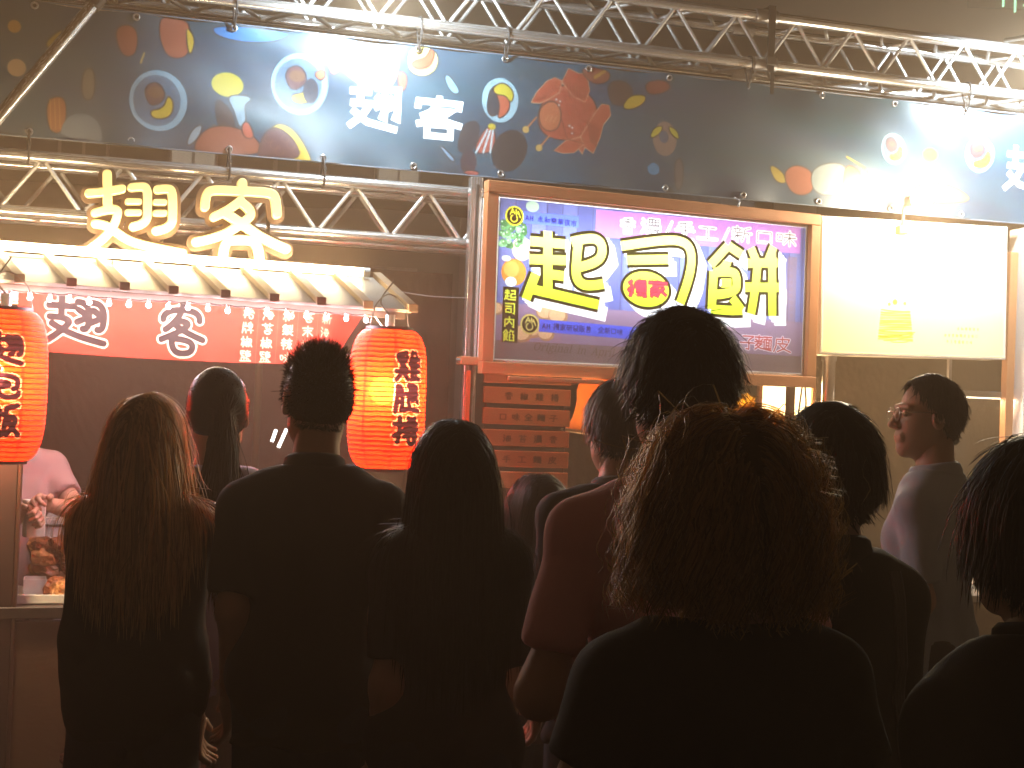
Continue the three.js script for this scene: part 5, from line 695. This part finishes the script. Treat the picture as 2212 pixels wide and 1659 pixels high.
person({ px: 690, top: 735, d: 3.5, yaw: -8, label: 'tall person with short spiky dark hair in a dark shirt, left of the right lantern', hairMat: hDark, shirt: cloth2(0.03, 0.022, 0.024), sleeve: 0.85, hem: 0.76, collar: true, shoulder: 0.185, slope: 0.03, build: 1.04, loose: 0.008, hairUp: 0.035, headYaw: 12,
  hair: { type: 'spike', n: 5200, len: 0.034, seg: 4, w: 0.0022, off: [0.004, 0.01] }, cap: 0.008 });
person({ px: 985, top: 912, d: 3.2, yaw: -4, label: 'person with long straight dark hair standing below the gap between the two stalls', hairMat: hDark, shirt: cloth2(0.035, 0.03, 0.032), sleeve: 0.8, hem: 0.74, shoulder: 0.155, build: 0.95, headYaw: 4,
  hair: { type: 'fall', ragged: 0.6, n: 4200, len: 0.46, seg: 14, lift: 0.35, w: 0.004, off: [0.006, 0.03], fall: 7, stiff: 7, frizz: 0.004, spread: 0.06 } });
person({ px: 1345, top: 815, d: 3.7, yaw: -6, label: 'person with short dark hair in a black shirt, half hidden by the pink shirted one', hairMat: hBlack, shirt: blackCloth, collar: true, collarMat: cloth2(0.1, 0.1, 0.1), sleeve: 0.7, hem: 0.8, shoulder: 0.18, headYaw: 10, build: 1.0, hair: { ...SHORT, len: 0.06 } });
person({ px: 1168, top: 1036, d: 4.15, yaw: 10, label: 'short person with wavy dark hair whose head shows beside the black shirt', hairMat: hDark, shirt: cloth2(0.2, 0.12, 0.1), sleeve: 0.7, shoulder: 0.14, build: 0.85, hair: { type: 'fall', n: 2600, len: 0.2, seg: 9, lift: 0.6, w: 0.004, off: [0.008, 0.03], fall: 5, stiff: 4, curl: 0.004 } });
const tall = person({ px: 1480, top: 655, d: 2.55, yaw: -8, label: 'tall person with thick dark hair in a dusky pink shirt, arm bent', hairMat: hDark, shirt: cloth2(0.82, 0.41, 0.39), sleeve: 0.72, hem: 0.8, shoulder: 0.185, build: 1.08, grip: true, headScale: 1.06, hairUp: 0.035, slope: 0.02,
  elbow: [[-0.25, 1.09, 0.06], [0.25, 1.12, 0.04]], wrist: [[-0.13, 1.2, -0.19], [0.1, 1.2, -0.2]], hair: { type: 'crop', cut: -0.03, n: 4600, len: 0.062, seg: 6, lift: 0.9, w: 0.003, off: [0.012, 0.03], fall: 1.4, stiff: 1.5, frizz: 0.006 }, cap: 0.02, lump: 0.006 });
{ // phone in the tall person's hands
  const [g, r] = tall, a = V(...r.wr[0]), b = V(...r.wr[1]), m = a.clone().lerp(b, 0.5).add(V(0, 0.05, -0.07)).applyMatrix4(g.matrixWorld), ph = thing('phone', 'dark phone held in both hands by the person in the pink shirt', 'phone', m, null, g.rotation.y);
  part(ph, 'case', box(0.075, 0.15, 0.008, 0, 0, 0, 0.004), M.black); part(ph, 'lens', new THREE.CylinderGeometry(0.006, 0.006, 0.003, 14).rotateX(Math.PI / 2).translate(0.022, 0.055, -0.0055), M.steel); ph.rotation.x = -0.3;
}
const curly = person({ px: 1580, top: 876, d: 2.0, yaw: -6, label: 'person with a great mass of curly brown hair in a black shirt, nearest the camera', hairMat: hBrown, shirt: cloth2(0.012, 0.014, 0.016), sleeve: 0.5, elbow: [[-0.285, 1.09, 0.03], [0.27, 1.09, 0.03]], wrist: [[-0.3, 0.88, -0.08], [0.26, 0.88, -0.08]], hem: 0.78, shoulder: 0.185, build: 1.0, hairUp: 0.05, headScale: 1.0, slope: 0.02, loose: 0.012,
  hair: { type: 'fall', locks: 420, level: 0.1, n: 9500, len: 1.3, seg: 18, lift: 0.9, w: 0.0032, loose: true, off: [0.012, 0.085], fall: 4, stiff: 3, curl: 0.014, turns: 1.05, spread: 0.34 }, cap: 0.03, lump: 0.02 });
person({ px: 1802, top: 878, d: 2.75, yaw: -4, label: 'person with rounded dark bobbed hair in a dark collared shirt, right of the curly hair', hairMat: hDark, shirt: cloth2(0.035, 0.03, 0.03), collar: true, strap: [[0.1, 1.43], [0.13, 1.0]], strapMat: cloth2(0.16, 0.14, 0.13), sleeve: 1.2, hem: 0.76, shoulder: 0.17, build: 1.0, slope: 0.02, hair: { type: 'crop', n: 3600, len: 0.095, seg: 7, lift: 0.5, w: 0.0038, off: [0.01, 0.028], fall: 3, stiff: 3 }, cap: 0.02 });
const glassesMan = person({ px: 2020, top: 800, d: 4.15, yaw: 40, headScale: 0.95, label: 'person with glasses in a grey blue shirt turned to the left in profile', fine: true, hairMat: hDark, shirt: cloth2(0.33, 0.38, 0.43), collar: true, sleeve: 0.8, hem: 0.74, shoulder: 0.175, build: 1.02, headYaw: 38, headTilt: 0, slope: 0.02, skin: skin[1], hair: { type: 'crop', cut: -0.02, n: 3200, len: 0.055, seg: 5, lift: 0.7, w: 0.0034, off: [0.008, 0.018], fall: 1.5, stiff: 1.5 }, cap: 0.014, hairline: [0.5, 0.87, 0.004] });
{ // his glasses, worn on the face
  const [g, r] = glassesMan, m = r.hm, t = thing('eyeglasses', 'thin metal framed glasses on the person in profile at right', 'glasses', V(0, 0, 0)), fm = std(0.65, 0.6, 0.5, 0.25, { metalness: 0.9 });
  t.matrix.copy(g.matrixWorld).multiply(m).decompose(t.position, t.quaternion, t.scale);
  for (const s of [-1, 1]) { part(t, 'rim', new THREE.TorusGeometry(0.022, 0.0014, 6, 32).scale(1.08, 0.86, 1).translate(s * 0.032, 0.004, -0.108), fm); part(t, 'lens', new THREE.CircleGeometry(0.0215, 28).scale(1.08, 0.86, 1).translate(s * 0.032, 0.004, -0.108), phys(1, 1, 1, 0.05, { transmission: 1 })); part(t, 'temple', wire([V(s * 0.055, 0.008, -0.107), V(s * 0.079, 0.01, -0.09), V(s * 0.087, 0.008, -0.01), V(s * 0.088, -0.008, 0.024)], 0.0014, 20, 5), fm); }
  part(t, 'bridge', wire([V(-0.01, 0.006, -0.108), V(0, 0.011, -0.113), V(0.01, 0.006, -0.108)], 0.0013, 8, 5), fm);
}
person({ px: 2268, top: 952, d: 1.95, yaw: 6, label: 'person in a dark jacket cut by the right edge of the picture', hairMat: hBlack, shirt: cloth2(0.035, 0.032, 0.034), shirtName: 'jacket', sleeve: 1.85, hem: 0.7, shoulder: 0.18, collar: true, slope: 0.05, build: 1.05, loose: 0.014, hair: { type: 'crop', n: 3200, len: 0.14, seg: 8, lift: 0.5, w: 0.0042, off: [0.01, 0.03], fall: 3, stiff: 3 }, cap: 0.02 });
const cook = person({ px: 22, top: 800, d: 5.15, yaw: 200, label: 'stall worker in a pale pink shirt behind the fried chicken, head hidden by the lantern', hairMat: hDark, shirt: cloth2(0.36, 0.26, 0.25), sleeve: 0.62, hem: 0.78, shoulder: 0.19, build: 1.05, grip: true, elbow: [[-0.235, 1.225, -0.16], [0.2, 1.2, -0.1]], wrist: [[-0.06, 1.27, -0.3], [0.06, 1.23, -0.3]], hair: SHORT });
{ // paper bag in the worker's hand
  const [g, r] = cook, m = V(...r.wr[0]).add(V(0.06, 0.0, -0.05)).applyMatrix4(g.matrixWorld), t = thing('paper_bag', 'small white paper bag held by the stall worker', 'bag', m, null, 0.4);
  part(t, 'bag', box(0.07, 0.12, 0.04, 0, -0.05, 0, 0.006), M.paper); part(t, 'fold', box(0.074, 0.02, 0.044, 0, 0.012, 0, 0.004), M.paper);
}
renderer.render(scene, camera);
